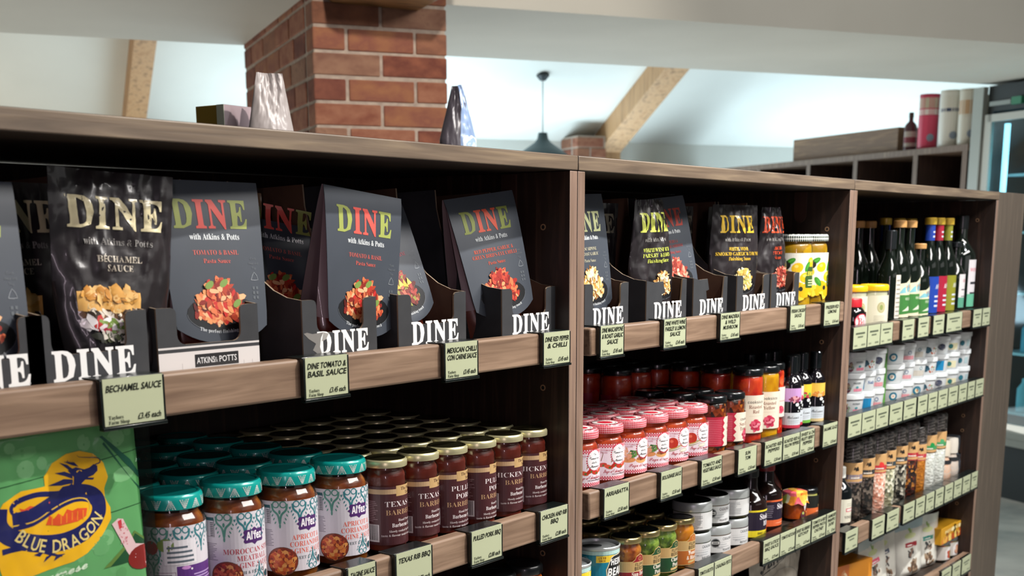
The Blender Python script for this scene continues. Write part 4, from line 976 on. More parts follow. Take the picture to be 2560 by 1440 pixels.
XC = [.088, .158, .227, .296, .362, .430]; YC = .054
lb = ['chilli pictured jar half behind the upright post', 'chilli pictured jar just right of the half hidden one', 'meat ragu jar pressed against the chilli jars', 'meat ragu jar pressed against the tomato pictured jars', 'tomato pictured jar left of its twin', 'tomato pictured jar next to the dark sun-dried tomato jars']
cj = [jar('tomato_sauce_jar', 'red gingham lidded ' + lb[i], 'jar', (x, YC, zB2), CONP, CCONT, (.0292, .0838, .0975, [GS, GT]), [CH, CH, ME, ME, TO, TO][i], .0309, .0115, .86, R([3, 0, 5, -2, 4, 0][i]), 'red gingham lidded sauce jars in the front row', gl_art) for i, x in enumerate(XC)]
for c, x in enumerate((.0535, .118, .1825, .247, .3115, .376, .4395)):
    for r_ in range(1, 6):
        if c < 5 or r_ < 3: clone(cj[min(5, c)], (x, YC + .0625 * r_, zB2), R(25 * r_ + 11 * c), 'red gingham lidded jar in the %s row back, %s column from the left post' % (ORD[r_], ORD[c]), 'red gingham lidded jars behind the front row')
# sun-dried tomatoes, roasted peppers
BLK = M('#14181a', .25, .2, .5)
SDC = contents('sun_dried_tomatoes', ['#2a0d07', '#6b2410', '#b5641a', '#3c120a', '#8a3512'], 'voronoi', 120, .8)
SDP = jprof(.0295, .106, .026, .084, .094)
def veg_art(h, w1, name, crim='#b3263f', two=None, bars=False, uo=-.044):
    a = Art(); a.rect(-.085, 0, .085, h, crim); rd = random.Random(int(h * 1000)); pts = []
    n = 9
    for i in range(n + 1): pts.append((uo + (.004 if i % 2 else -.002) + rd.uniform(-.001, .001), h * i / n))
    a.poly(pts + [(.045, h), (.045, 0)], '#e3d8c6')
    if bars: a.lines(-.05, .004, uo - .004, h - .003, 14, '#cf6a7a', .3, False)
    x = uo + .029
    a.text(name[0], x, h - .015, .0052, '#2a2622', 'bb', 'c', None, off=-.01)
    for i, s_ in enumerate(name[1:]): a.text(s_, x, h - .0245 - .0088 * i, .0066, '#7c3b22', 'sb', 'c', None, sx=.9, off=-.004)
    a.rect(x - .014, h * .45, x + .014, h * .45 + .0003, '#b8a892')
    c = ['#c23350', '#d95a74', '#a82540', '#e48a98']; a.blobs(x - .001, h * .2, .009, .0065, 22, .008, c[:2], 3, 1.5); a.blobs(x + .001, h * .2, .005, .004, 10, .004, c[2:], 5, 2)
    return a
sd = [jar('sun_dried_tomato_jar', ['sun-dried tomato jar turned to its crimson side, left of its twin', 'sun-dried tomato jar with a cream label edge, beside the tall red peppers'][i], 'jar', (x, .053, zB2), SDP, SDC, (.0285, .0945, .1065, BLK), veg_art(.052, .03, ['cooks&co', 'Sun Dried', 'Tomatoes'], bars=True, uo=[-.006, -.022][i]), .0299, .018, .9, 0, 'sun-dried tomato jars') for i, x in enumerate((.500, .5705))]
for c in (0, 1):
    for r_ in (1, 2): clone(sd[c], (.500 + .0705 * c, .053 + .064 * r_, zB2), R(50 * r_), 'sun-dried tomato jar in the %s row back, %s column' % (ORD[r_], ['left', 'right'][c]), 'sun-dried tomato jars behind')
PEP = contents('roasted_red_peppers', ['#7d0f10', '#c4261a', '#de4a22', '#a81818'], 'noise', 30, .8)
YEP = contents('roasted_yellow_peppers', ['#b86a06', '#e0a00c', '#efbf2a'], 'noise', 26, .7)
TLP = jprof(.0295, .142, .0255, .118, .129)
rp = jar('pepper_jar', 'tall jar of roasted red peppers with a cream and crimson label', 'jar', (.642, .053, zB2), TLP, PEP, (.0285, .130, .1425, BLK), veg_art(.070, .03, ['cooks&co', 'Roasted', 'Red']), .0299, .024, .92, group='tall pepper jars')
yp = jar('pepper_jar', 'tall jar of roasted yellow peppers with a cream and crimson label', 'jar', (.710, .053, zB2), TLP, YEP, (.0285, .130, .1425, BLK), veg_art(.070, .03, ['cooks&co', 'Roasted', 'Yellow'], uo=-.050), .0299, .024, .92, group='tall pepper jars')
CHP = contents('cherry_peppers', ['#c8200f', '#f04a1c', '#e0331a', '#ff6a3a'], 'voronoi', 85, 1)
jar('pepper_jar', 'tall jar of small round cherry peppers, half hidden by the yellow peppers', 'jar', (.766, .065, zB2), jprof(.026, .142, .0225, .118, .129), CHP, (.025, .130, .1425, BLK), Art().rect(-.08, 0, .08, .058, '#e3d8cc').rect(-.08, .03, .08, .032, '#e0a4a4').blobs(-.006, .014, .006, .005, 14, .006, ['#c23350', '#d95a74'], 4), .0264, .038, .92)
for r_ in range(1, 5):
    clone(rp, (.642, .053 + .066 * r_, zB2), R(60 * r_), 'tall red pepper jar in the dark, %s row back behind the red one' % ORD[r_], 'tall red pepper jars behind')
for r_ in range(1, 4): clone(yp, (.712, .053 + .066 * r_, zB2), R(60 * r_), 'tall yellow pepper jar in the dark, %s row back behind the yellow one' % ORD[r_], 'tall yellow pepper jars behind')
for r_ in range(3, 5):
    for x in (.500, .5705): clone(rp, (x, .053 + .066 * r_, zB2), R(40 * r_), 'tall red pepper jar, %s row back, behind the %s sun-dried tomato jar' % (ORD[r_], 'left' if x < .55 else 'right'), 'tall red pepper jars behind the sun-dried tomatoes')
DARKG = nm('dark_bottle', ['#070a0a', '#0f1413'], (1, 1, 1), 6, 2, .12, 0, coat=.6)
GLAZE = nm('glaze_bottle', ['#0b0a0c', '#14101a'], (1, 1, 1), 6, 2, .12, 0, coat=.6)
def bottle(name, label, loc, prof, body, cap, arts, rz=0, group=None, capd=None, cat='bottle', cap_mat=None):
    t = thing(name, label, cat, loc, rz, group)
    b = MB(); b.lathe([(0, .0008)] + prof + [(0, prof[-1][1])], 32); b.build('body', body, t)
    r, z0, z1 = cap; b = MB(); b.lathe([(r - .001, z0), (r, z0 + .0008), (r, z1 - .0018), (r - .0016, z1), (0, z1)], 24); b.build('cap', cap_mat, t)
    for a, rr, z, *q in arts: a.build('label', on_cyl(rr, z, r2=q[0] if q else None, h=q[1] if q else 1), t, du=rr * .22, base=3e-4)
    if capd: capd(t)
    return t
def bprof(r, zs, rn, zn, H, foot=.0025): return [(r - foot, .0008), (r, .003), (r, zs)] + [(r - (r - rn) * (.5 - .5 * math.cos(PI * i / 6)), zs + (zn - zs) * i / 6) for i in range(1, 7)] + [(rn, H)]
BALP = bprof(.0205, .096, .0105, .116, .150)
cols = [('#c79ad0', '#8a3a54', '#c43a50'), ('#d6cfc0', '#c8435a', '#c9384c'), ('#e0c33c', '#b52c44', '#6fae45'), ('#e5bf52', '#d98a3a', '#d9c08c')]
for i, x in enumerate((.812, .850, .888, .926)):
    c = cols[i]; a1 = Art().rect(-.055, 0, .055, .026, c[0]).blobs(-.002, .004, .013, .005, 24, .0045, [c[1], '#e4a4ae' if i < 2 else c[2], c[1]], i + 3, 1.3)
    a1.ell(.004, -.006, .0045, .0035, '#dfe3e2', 14).ell(.010, -.0125, .003, .0028, '#e3e6e4', 12).ell(.007, -.019, .0016, .0015, '#d5dad8', 8)
    a2 = Art().rect(-.055, 0, .055, .030, '#cdd4da').rect(-.055, 0, .055, .0058, c[2]); a2.text('Balsamic', -.003, .0185, .0062, '#3a3f44', 'sc', 'c', .026, off=.006).rect(-.014, .0135, .010, .0142, '#7c858c').rect(-.014, .010, .008, .0106, '#8c949a').stroke([(-.016, .021), (-.013, .0225), (-.010, .021)], .0006, '#3a3f44')
    bottle('balsamic_bottle', 'slim black balsamic glaze bottle with ' + ['a lilac and cherry', 'a red and cream', 'a lemon and berry', 'an orange yellow'][i] + ' picture label', (x, .045 + [0, .012, .012, 0][i], zB2), BALP, GLAZE, (.0118, .118, .1525, ), [(a1.shift(-.012), .0206, .064), (a2.shift(-.012), .0206, .012)], R([0, 8, 4, 0][i]), 'slim balsamic glaze bottles', cap_mat=M('#101416', .2, 0, .5))
for i, (x, y) in enumerate(((.80, .13), (.85, .12), (.89, .12), (.922, .13))):
    bottle('balsamic_bottle', 'slim black bottle in the dark behind the %s balsamic glaze' % ORD[i], (x, y, zB2), BALP, GLAZE, (.0118, .118, .1525), [], 0, 'black bottles behind the balsamic glazes', cap_mat=M('#101416', .2, 0, .5))

# preserved lemons, top shelf
LEM = contents('preserved_lemons', ['#a87a08', '#c99a14', '#b58a10', '#8f6406'], 'voronoi', 38, 1)
CKT = gingham('check_lid', '#f2f4ee', '#1d3326', 150, 0); CKS = gingham('check_lid_side', '#f2f4ee', '#1d3326', 150, 8)
def lem_art():
    a = Art(); h = .078; a.rect(-.10, 0, .10, h, '#e8e6da'); a.blobs(0, .006, .1, .007, 60, .016, ['#f1c21f', '#f6d444', '#e8b418'], 3, 1.2)
    for x, y, r_ in ((-.022, .05, .3), (.012, .06, -.4), (-.005, .032, .2), (-.05, .04, .2), (.04, .03, .5)): a.ell(x, y, .012, .0095, '#f0bf1c', 18, r_).ell(x - .002, y + .003, .004, .003, '#f8dc6a', 10)
    for x, y, r_ in ((-.036, .062, .5), (-.030, .022, -.9), (.0, .052, 1.1), (.024, .04, .4)): a.ell(x, y, .011, .0052, '#3f8f2a', 16, r_).ell(x + .001, y + .001, .007, .0014, '#57a83c', 10, r_)
    a.ell(-.048, .055, .013, .009, '#23241c', 18); a.poly([(-.004, .012), (.03, .012), (.034, .03), (.028, .052), (.002, .052), (-.006, .03)], '#3b5a2c'); a.text('LEMONS', .013, .035, .008, '#e8dc4c', 'bb', 'c', .034); a.lines(.002, .016, .026, .030, 3, '#cfd8a0')
    a.ell(-.014, .010, .0045, .0045, '#2a3026', 14)
    return a
LP_ = jprof(.0345, .142, .0305, .112, .126); lt = surf(2, 0)
jar('preserved_lemon_jar', 'jar of preserved lemons with checked lid, beside the last black carton', 'jar', (.8355, .060, lt), LP_, LEM, (.034, .130, .1435, [CKS, CKT]), lem_art(), .0349, .030, .93, R(-18), 'preserved lemon jars')
jar('preserved_lemon_jar', 'jar of preserved lemons with checked lid, standing by the right post', 'jar', (.909, .060, lt), LP_, LEM, (.034, .130, .1435, [CKS, CKT]), lem_art(), .0349, .030, .93, R(12), 'preserved lemon jars')

# ---------------------------------------------------------------- section 2, third shelf
zC2 = surf(2, 2)
SILV = M('#c4c9c9', .34, .45, .1)
def can(name, label, loc, r, h, art, rz=0):
    t = thing(name, label, 'can', loc, rz, 'tins of baked beans')
    pr = [(0, .002), (r - .004, .002), (r - .0015, 0), (r, .0015), (r, .003), (r - .0018, .005)]
    z = .02
    while z < h - .02: pr += [(r - .0018, z), (r - .0024, z + .002)]; z += .004
    pr += [(r - .0018, h - .006), (r, h - .003), (r, h - .001), (r - .0012, h), (r - .0024, h - .001), (r - .003, h - .005), (r * .6, h - .0052), (r * .58, h - .0046), (0, h - .0046)]
    b = MB(); b.lathe(pr, 44); b.build('can_body', SILV, t)
    b = MB(); b.prism([(r * .42 * math.cos(2 * PI * i / 16) * .62, r * .42 * math.sin(2 * PI * i / 16)) for i in range(16)], h - .0040, h - .0030, axis='z')
    b.build('ring_pull', M('#7d8282', .3, .9), t, loc=(-.008, .004, 0), rot=(0, 0, .8))
    art.build('label', on_cyl(r - .0011, .0055), t, du=r * .15, base=2e-4); return t
def beans(h, teal='#12809c', big=True):
    a = Art(); a.rect(-.118, 0, .118, h, teal)
    cx = .006 if big else -.002
    a.rect(-.118, h - .006, .118, h, '#b7d8d2')
    a.rect(-.032, h - .018, .0, h - .007, '#f0cc3c').text('\u00a31.19', -.022, h - .0125, .0036, '#7a2a1c', 'bb').text('EACH', -.022, h - .0165, .0028, '#7a2a1c', 'bb')
    P = [(cx - .018, h - .026), (cx - .012, h - .012), (cx - .006, h - .009), (cx + .018, h - .007), (cx + .020, h - .027), (cx + .030, h - .027), (cx + .026, h - .062), (cx - .017, h - .062), (cx - .020, h - .030)]
    a.poly([(cx + (x - cx) * 1.10, h - .035 + (y - h + .035) * 1.06) for x, y in P], '#c9b27a'); a.poly([(cx + (x - cx) * 1.05, h - .035 + (y - h + .035) * 1.03) for x, y in P], '#efe9d8'); a.poly(P, '#16181a')
    a.text('HEINZ', cx + .003, h - .0235, .0098, '#f2f2f0', 'bb', 'c', .032, .12, off=.01).text('BEANZ', cx + .004, h - .041, .0125, '#f2f2f0', 'bb', 'c', .046, .12, off=.01)
    a.poly([(cx - .014, h - .048), (cx + .024, h - .045), (cx + .024, h - .050), (cx - .014, h - .053)], '#c9983c')
    a.blobs(cx, h - .066, .017, .005, 40, .0068, ['#e58a2c', '#f0a043', '#c96a1c', '#f5b865'], 9, 1.3)
    for i in range(4):
        y = h - .015 - .0165 * i; a.ring(-.050, y, .0058, .0004, '#cfe6ea', 20); a.rect(-.0530, y - .0006, -.0470, y + .0006, '#dfeef0').rect(-.0536, y - .0022, -.0522, y + .0022, '#dfeef0').rect(-.0478, y - .0022, -.0464, y + .0022, '#dfeef0'); a.rect(-.0555, y - .0086, -.0445, y - .0078, '#bcdbe0')
    a.rect(-.118, 0, .118, .006, '#9fd0cf')
    return a
can('baked_beans_can', 'large teal tin of baked beans with a ring pull, beside the red pesto jar', (.150, .060, zC2), .0365, .092, beans(.081), R(-8))
can('baked_beans_can', 'smaller tin of baked beans with a yellow top band, half behind the upright', (.068, .056, zC2), .033, .080, beans(.069, '#12809c', False).rect(-.1, .052, .1, .062, '#f0d432'), R(-20))
def pesto_prof():
    return [(.0245, .0006), (.0268, .003), (.0274, .008), (.0262, .016), (.0255, .045), (.0262, .060), (.0274, .068), (.0270, .073), (.0235, .080), (.0225, .084), (.0225, .093)]
def pesto_art(c, title, tc='#f0e6d8', gold='#c9ab72'):
    a = Art(); h = .052; x0, x1, cx = -.040, .040, .0
    arch = [(x0, h * .80), (cx - .016, h * .80), (cx - .011, h * .86), (cx - .008, h * .97), (cx, h * 1.03), (cx + .008, h * .97), (cx + .011, h * .86), (cx + .016, h * .80), (x1, h * .80)]
    a.poly([(x0, 0), (x1, 0)] + [(x, y + .0014) for x, y in reversed(arch)], gold); a.poly([(x0 + .001, .001), (x1 - .001, .001)] + list(reversed(arch)), c)
    a.rect(x0, h * .50, x1, h * .80, '#c2a26c').rect(x0, h * .49, x1, h * .505, '#e3cf9c')
    a.text('FILIPPO', cx, h * .665, .0050, '#2b2418', 'bb', 'c', .021, off=.0).text('BERIO', cx, h * .53, .0058, '#2b2418', 'bb', 'c', .023)
    a.ring(cx, h * .9, .0035, .0007, gold, 14)
    for i, s_ in enumerate(title): a.text(s_, cx + .001, h * .35 - i * .0088, .0066, tc, 'sb', 'c', None, off=.01, sx=.85)
    a.poly([(cx - .012, .003), (cx + .014, .005), (cx + .014, .009), (cx - .012, .007)], gold)
    return a
PLID = M('#b9a874', .25, .8, 0); PTOP = M('#0c0e0d', .25, 0, .4)  # near-black top colour carries the dark shelf reflection, on silver lids too
RPC = contents('red_pesto', ['#5e2410', '#a04a1c', '#c4782c', '#7a3214'], 'noise', 60, .9)
GPC = contents('green_pesto', ['#26380f', '#5d7a24', '#93a648', '#3c5418'], 'noise', 70, .9)
OPC = contents('orange_pesto', ['#b8660c', '#d98a1c', '#cf761a', '#e8a840'], 'noise', 30, .6)
pa = [pesto_art('#8f1f28', ['Sun Dried', 'Tomato']), pesto_art('#1e4a2c', ['Classic', 'Pesto']), pesto_art('#1e4a2c', ['Classic', 'Pesto']), pesto_art('#b8672a', ['Tomato', '& Ricotta'])]
pl_ = ['red sun-dried tomato pesto jar right of the large bean tin', 'green classic pesto jar touching the red pesto one', 'green classic pesto jar touching the orange pesto one', 'orange tomato and ricotta pesto jar beside the stacked silver-lidded jars']
for i, x in enumerate((.219, .276, .333, .394)):
    j = jar('pesto_jar', pl_[i], 'jar', (x, .050, zC2), pesto_prof(), [RPC, GPC, GPC, OPC][i], (.0262, .0835, .0935, [PLID, PTOP]), pa[i], .0276, .012, .9, R([-2, 0, 2, 0][i]), 'pesto jars in the front row')
    for r_ in (1, 2, 3, 4): clone(j, (x + .002 * r_, .050 + .062 * r_, zC2), R(33 * r_), 'dark-topped pesto jar in the %s row back, %s pesto column from the left' % (ORD[r_], ORD[i]), 'pesto jars behind the front row')
for i, x in enumerate((.085, .155)):
    for r_ in (2, 3, 4): clone(j, (x, .050 + .062 * r_, zC2), R(30 * r_), 'dark-topped pesto jar in the %s row back, behind the %s bean tin' % (ORD[r_], ['smaller', 'larger'][i]), 'pesto jars behind the bean tins')
def cas(label, x, y, z, r, h, cont, art, rz=0):
    pr = [(r - .004, .0006), (r - .0006, .002), (r, .005), (r, h * .60), (r - .001, h * .63), (r, h * .66), (r - .003, h * .70), (r - .003, h - .002)]
    return jar('preserve_jar', label, 'jar', (x, y, z), pr, cont, (r + .0005, h * .69, h - .0002, [SILV, PTOP]), art, r + .0004, .006, .92, rz, 'silver-lidded jars stacked in pairs')
def cas_art(prod, bd=True, back=False, tc='#3a4248'):
    a = Art(); h = .031; a.rect(-.048, 0, .05, h, '#d5d6d6')
    if back: a.lines(-.028, .004, .014, h - .004, 8, '#777c80', .35); return a.shift(-.022)
    a.text('CASALINGA', .010, h - .0085, .0050, tc, 'n', 'c', .026, off=.01).rect(-.02, h - .0125, .02, h - .0122, '#8b9092')
    a.lines(-.018, .010, .016, .018, 2, '#9aa0a4', .25); a.text('Pesto', -.008, .0075, .0040, '#8b8f94', 'sc'); a.text(prod, .008, .0030, .0036, tc if tc != '#3a4248' else '#4a5055', 'n', 'c', .022, off=.02)
    if bd: a.ell(-.017, h - .013, .0085, .0085, '#1c2022', 22); a.ring(-.017, h - .013, .0078, .0004, '#c9cdcf', 22); a.rect(-.0235, h - .015, -.0105, h - .0105, '#e0e0de').rect(-.0222, h - .0138, -.0118, h - .0118, '#2a2d30')
    return a.shift(-.013)
hC = .0555
cas('upper jar of the first silver-lidded pair, green pesto with its back label showing', .458, .062, zC2 + hC + .0005, .0355, hC, GPC, cas_art('', back=True), R(-14))
cas('lower jar of the first silver-lidded pair, green basil pesto', .458, .062, zC2, .0345, hC, GPC, cas_art('BASIL PESTO', False))
MUS = contents('brown_pesto', ['#6a3c12', '#a8722a', '#c9922f', '#7d4a18'], 'noise', 50, .7); PNK = contents('pink_beet_pesto', ['#6a1f33', '#9a3850', '#b8566c', '#501626'], 'noise', 40, .5)
cas('upper jar of the middle silver-lidded pair, brown pesto with a black badge', .527, .060, zC2 + hC + .0005, .0315, hC, MUS, cas_art('VEGAN PESTO', True, tc='#4a4248'), R(-6))
cas('lower jar of the middle silver-lidded pair, golden pesto with a black badge', .533, .060, zC2, .0335, hC, contents('golden_pesto', ['#8a4e12', '#c98a24', '#a8661c'], 'noise', 46, .7), cas_art('VEGAN PESTO', True), 0)
cas('upper jar of the last silver-lidded pair, plum coloured with its back label showing', .602, .062, zC2 + hC + .0005, .0355, hC, contents('plum_relish', ['#2e0f18', '#4d1a26'], 'noise', 40, .5), cas_art('', back=True), R(-10))
cas('lower jar of the last silver-lidded pair, pink contents', .604, .062, zC2, .0345, hC, PNK, cas_art('BEETROOT', False))
BBG = nm('brown_sauce_bottle', ['#160b0a', '#241210'], (1, 1, 1), 5, 2, .14, 0, coat=.6)
KET = nm('ketchup_bottle', ['#4e2018', '#67302a'], (1, 1, 1), 5, 2, .18, 0, coat=.6)
BQP = bprof(.0335, .068, .0145, .100, .134)
def stk(c2, sub, c3):
    a = Art(); h = .052; a.rect(-.09, 0, .09, h, '#241b2e').rect(-.09, h - .0035, .09, h, c2).rect(-.09, 0, .09, .0125, c2)
    a.text('Stokes', .002, h - .018, .0105, '#ece6ea', 'sb', 'c', .034, off=.006)
    if sub: a.text('BBQ', .006, h - .031, .0095, '#ece6ea', 'sb', 'c', .022, off=.004).poly([(.006, .010), (.012, .022), (.016, .012), (.012, .006)], '#d9482a').text(sub, -.002, .0048, .0042, '#3a2a10', 'bb', 'c', .034)
    else: a.lines(-.040, .018, -.022, h - .008, 7, '#8a8292', .3).rect(.012, h - .030, .022, h - .020, '#d9d3da').ell(.016, .020, .004, .004, '#d9b48f', 14).ell(.0, .006, .02, .001, c3, 8)
    return a
bottle('sauce_bottle', 'dark sweet and sticky barbecue bottle with a yellow band, next to the silver-lidded jars', (.672, .056, zC2), BQP, BBG, (.0165, .120, .138), [(stk('#e3cf2c', 'SWEET & STICKY', '#3a2a10'), .0337, .008)], R(0), 'wide-shouldered sauce bottles', cap_mat=M('#17191a', .3, 0, .3))
bottle('sauce_bottle', 'dark wide sauce bottle with an orange banded purple label', (.750, .062, zC2), bprof(.0345, .074, .0165, .102, .134), BBG, (.0185, .120, .138), [(stk('#e0693a', None, '#f0a080'), .0347, .014)], R(6), 'wide-shouldered sauce bottles', cap_mat=M('#7a1f24', .3, 0, .3))
a = Art().rect(-.08, 0, .08, .056, '#3f9fa0').rect(-.012, .002, .02, .020, '#9a4a36').blobs(.002, .038, .010, .012, 22, .008, ['#2fb4ba', '#55c9cc', '#1f8a90'], 3, 2.2).blobs(.006, .011, .008, .006, 12, .005, ['#b8664a', '#7d3826'], 4).rect(-.03, .002, -.022, .014, '#c9d8d4').rect(-.016, 0, -.0155, .056, '#9fd0cf')
bottle('ketchup_bottle', 'reddish brown ketchup bottle with a turquoise label, behind the dark wide bottle', (.812, .088, zC2), bprof(.030, .070, .0135, .112, .132), KET, (.0155, .122, .140), [(a, .0302, .008)], 0, 'wide-shouldered sauce bottles', cap_mat=M('#22282a', .3, 0, .3))
# jam style jars with paper bonnets
def bonnet_jar(label, x, y, c, cap, art, rz):
    t = jar('chutney_jar', label, 'jar', (x, y, zC2), jprof(.0245, .060, .021, .043, .052), c, (.0235, .050, .060, cap), art, .0249, .004, .92, rz, 'squat chutney jars')
    return t
ORJ = contents('orange_chutney', ['#a83c10', '#d9601c', '#e87a2a'], 'noise', 30, .3)
a1 = Art().poly([(-.012, .040), (.006, .040), (-.003, .018)], '#e6d9da').ell(-.008, .010, .006, .009, '#5a3340', 16).ell(-.008, .014, .003, .003, '#b9c46a', 10).blobs(.010, .014, .006, .010, 12, .005, ['#e8a04a', '#d96a8a', '#f0c46a'], 3)
a2 = Art().rect(-.08, 0, .08, .016, '#e0713a').rect(-.08, .016, .08, .042, '#20221f').ell(.010, .032, .006, .008, '#cfc8b4', 18).ring(.010, .032, .005, .0005, '#20221f', 16, .007).rect(.0, .017, .014, .022, '#b79a62').text('CHUTNEY', .004, .006, .004, '#f5dcc4', 'bb', 'c', .024)
j1 = bonnet_jar('orange chutney jar with a crumpled floral paper bonnet', .868, .052, ORJ, M('#c9872c', .4), a1, 0)
b = MB(); n = 36; pr = []
for i, (r, z) in enumerate(((0, .0625), (.018, .0625), (.0245, .060), (.0255, .050), (.0255, .043), (.0285, .037))): pr.append((r, z))
b.lathe(pr, n)
bm_o = b.build('bonnet', nm('floral_paper', ['#e88a22', '#f5c24a', '#e05a6a', '#f0d8b0', '#d96a1c'], (1, 1, 1), 75, 3, .6, kind='voronoi'), j1)
for v in bm_o.data.vertices:
    if v.co.z < .055: an = math.atan2(v.co.y, v.co.x); k = 1 + .06 * math.sin(an * 9) * (1 if v.co.z < .045 else .4); v.co.x *= k; v.co.y *= k; v.co.z += .0025 * math.sin(an * 7)
bonnet_jar('squat chutney jar with black and orange label, nearest the right post', .921, .050, contents('pineapple_chutney', ['#9a8a2c', '#cfc86a', '#e0dc9a'], 'noise', 40, .5), M('#15181a', .2, .1, .6), a2, R(10))
# pasta bags on the bottom shelf of section 2
zD2 = surf(2, 3); PB = nm('pasta_bag_film', ['#a39a8c', '#c0b8ab', '#8f877b'], (1, 1, 1), 9, 4, .3, .25, coat=.4)
def molis(sw=0):
    a = Art(); dk = '#3a3a3e'
    a.ring(.018, .185, .060, .0012, dk, 30, .030, .25, 2.6).ring(.02, .13, .07, .0010, '#8d8a86', 30, .05)
    if sw: a.text('la', -.02, .225, .010, dk, 'sc', 'l', .016)
    a.text('Molisana', .0, .196 if sw else .245, .022 if sw else .012, dk, 'sc', 'c', .13 if sw else .09, .1, R(14 if sw else 3), off=.015)
    a.stroke([(-.06, .178), (0, .192), (.05, .222), (.075, .246)], .0016, dk, True)
    return a
foil_pouch('grey pasta bag with a sweeping script name, standing under the third lip', .843, .078, zD2 + .001, molis(1), W=.19, H=.262, seed=41, crumple=.006, mat=PB, botw=.95, name='pasta_bag', cat='bag', group='pasta bags on the bottom shelf', rz=R(-4))
foil_pouch('beige pasta bag with a small script name, left of the grey one', .612, .095, zD2 + .001, molis(0), W=.17, H=.262, seed=43, crumple=.005, mat=nm('kraft_film', ['#7d6f60', '#978876'], (1, 1, 1), 9, 4, .35, .25, coat=.3), botw=.95, name='pasta_bag', cat='bag', group='pasta bags on the bottom shelf')

# ---------------------------------------------------------------- section 3, oils on the top shelf
zA3 = surf(3, 0)
YLL = M('#e8b813', .35, 0, .3)
a = Art().rect(-.075, 0, .075, .062, '#d9d6c0').ell(.004, .036, .010, .012, '#b9b48a', 18).ring(.004, .036, .009, .0006, '#8f8a5a', 18, .011).ell(.004, .036, .004, .006, '#8d9a5a', 12).lines(-.012, .006, .018, .020, 4, '#a9a690', .35).rect(-.03, 0, -.0296, .062, '#bdb99f').shift(-.018)
for i, (x, y) in enumerate(((1.172, .075), (1.246, .056))):
    jar('sauce_jar', 'cream coloured jar with yellow lid, ' + ['half behind the small red-capped jar', 'just left of the dark oil bottles'][i], 'jar', (x, y, zA3), jprof(.031, .088, .029, .074, .082), contents('mayonnaise', ['#cfcaae', '#ddd9c2'], 'noise', 12, .2), (.0318, .078, .0915, YLL), a, .0314, .006, .95, R(-10 * i), 'yellow-lidded cream jars')
t = thing('yeast_extract_jar', 'small black and red jar with a red cap and round emblem', 'jar', (1.118, .052, zA3))
b = MB(); b.lathe([(0, 0), (.024, 0), (.0275, .006), (.0285, .02), (.0275, .036), (.022, .045), (.018, .048), (0, .048)]); b.build('body', M('#0f0d0d', .12, 0, .6), t)
b = MB(); b.lathe([(.0195, .0475), (.020, .048), (.020, .063), (.0185, .0655), (0, .0655)]); b.build('cap', M('#c8202c', .35, 0, .2), t)
Art().rect(-.07, .004, -.018, .040, '#d4364a').rect(-.07, .006, -.03, .036, '#ead9d9').ell(.008, .017, .0175, .0165, '#d4364a', 28).ell(.008, .017, .0155, .0145, '#eee6e6', 28).text('Bo', .008, .011, .014, '#c8202c', 'sb', 'c', .02).rect(.028, .004, .06, .036, '#d4364a').shift(-.019).build('label', on_cyl(.0288, .001), t, du=.006)
OILG = nm('olive_glass', ['#0a0f0c', '#141c14'], (1, 1, 1), 5, 2, .1, 0, coat=.7)
CORKC = M('#b98a52', .5); YCAP = M('#c9a63a', .35, .3, .2); BCAP = M('#15191b', .3, 0, .4)
def sticker(w_, h, base, items):
    a = Art(); a.rect(-w_, 0, w_, h, base)
    for it in items: getattr(a, it[0])(*it[1:])
    return a
grn = lambda h: Art().poly([(-.03, 0), (.03, 0), (.03, h * .92), (.012, h), (.002, h * .9), (-.012, h * .80), (-.03, h * .78)], '#d6d2b4').poly([(-.03, h * .06), (.03, h * .10), (.03, h * .52), (-.03, h * .52)], '#3f7a3c').poly([(-.03, h * .55), (.03, h * .62), (.026, h * .84), (.0, h * .8), (-.02, h * .68)], '#7fb8c2').poly([(-.02, h * .14), (.0, h * .26), (.016, h * .16)], '#cfd4c0').text('OLIVE', .0, h * .40, .006, '#cfd8c0', 'sb', 'c', .024).blobs(0, h * .68, .010, .006, 10, .005, ['#c98a52', '#6a9fb0'], 4)
oil = []
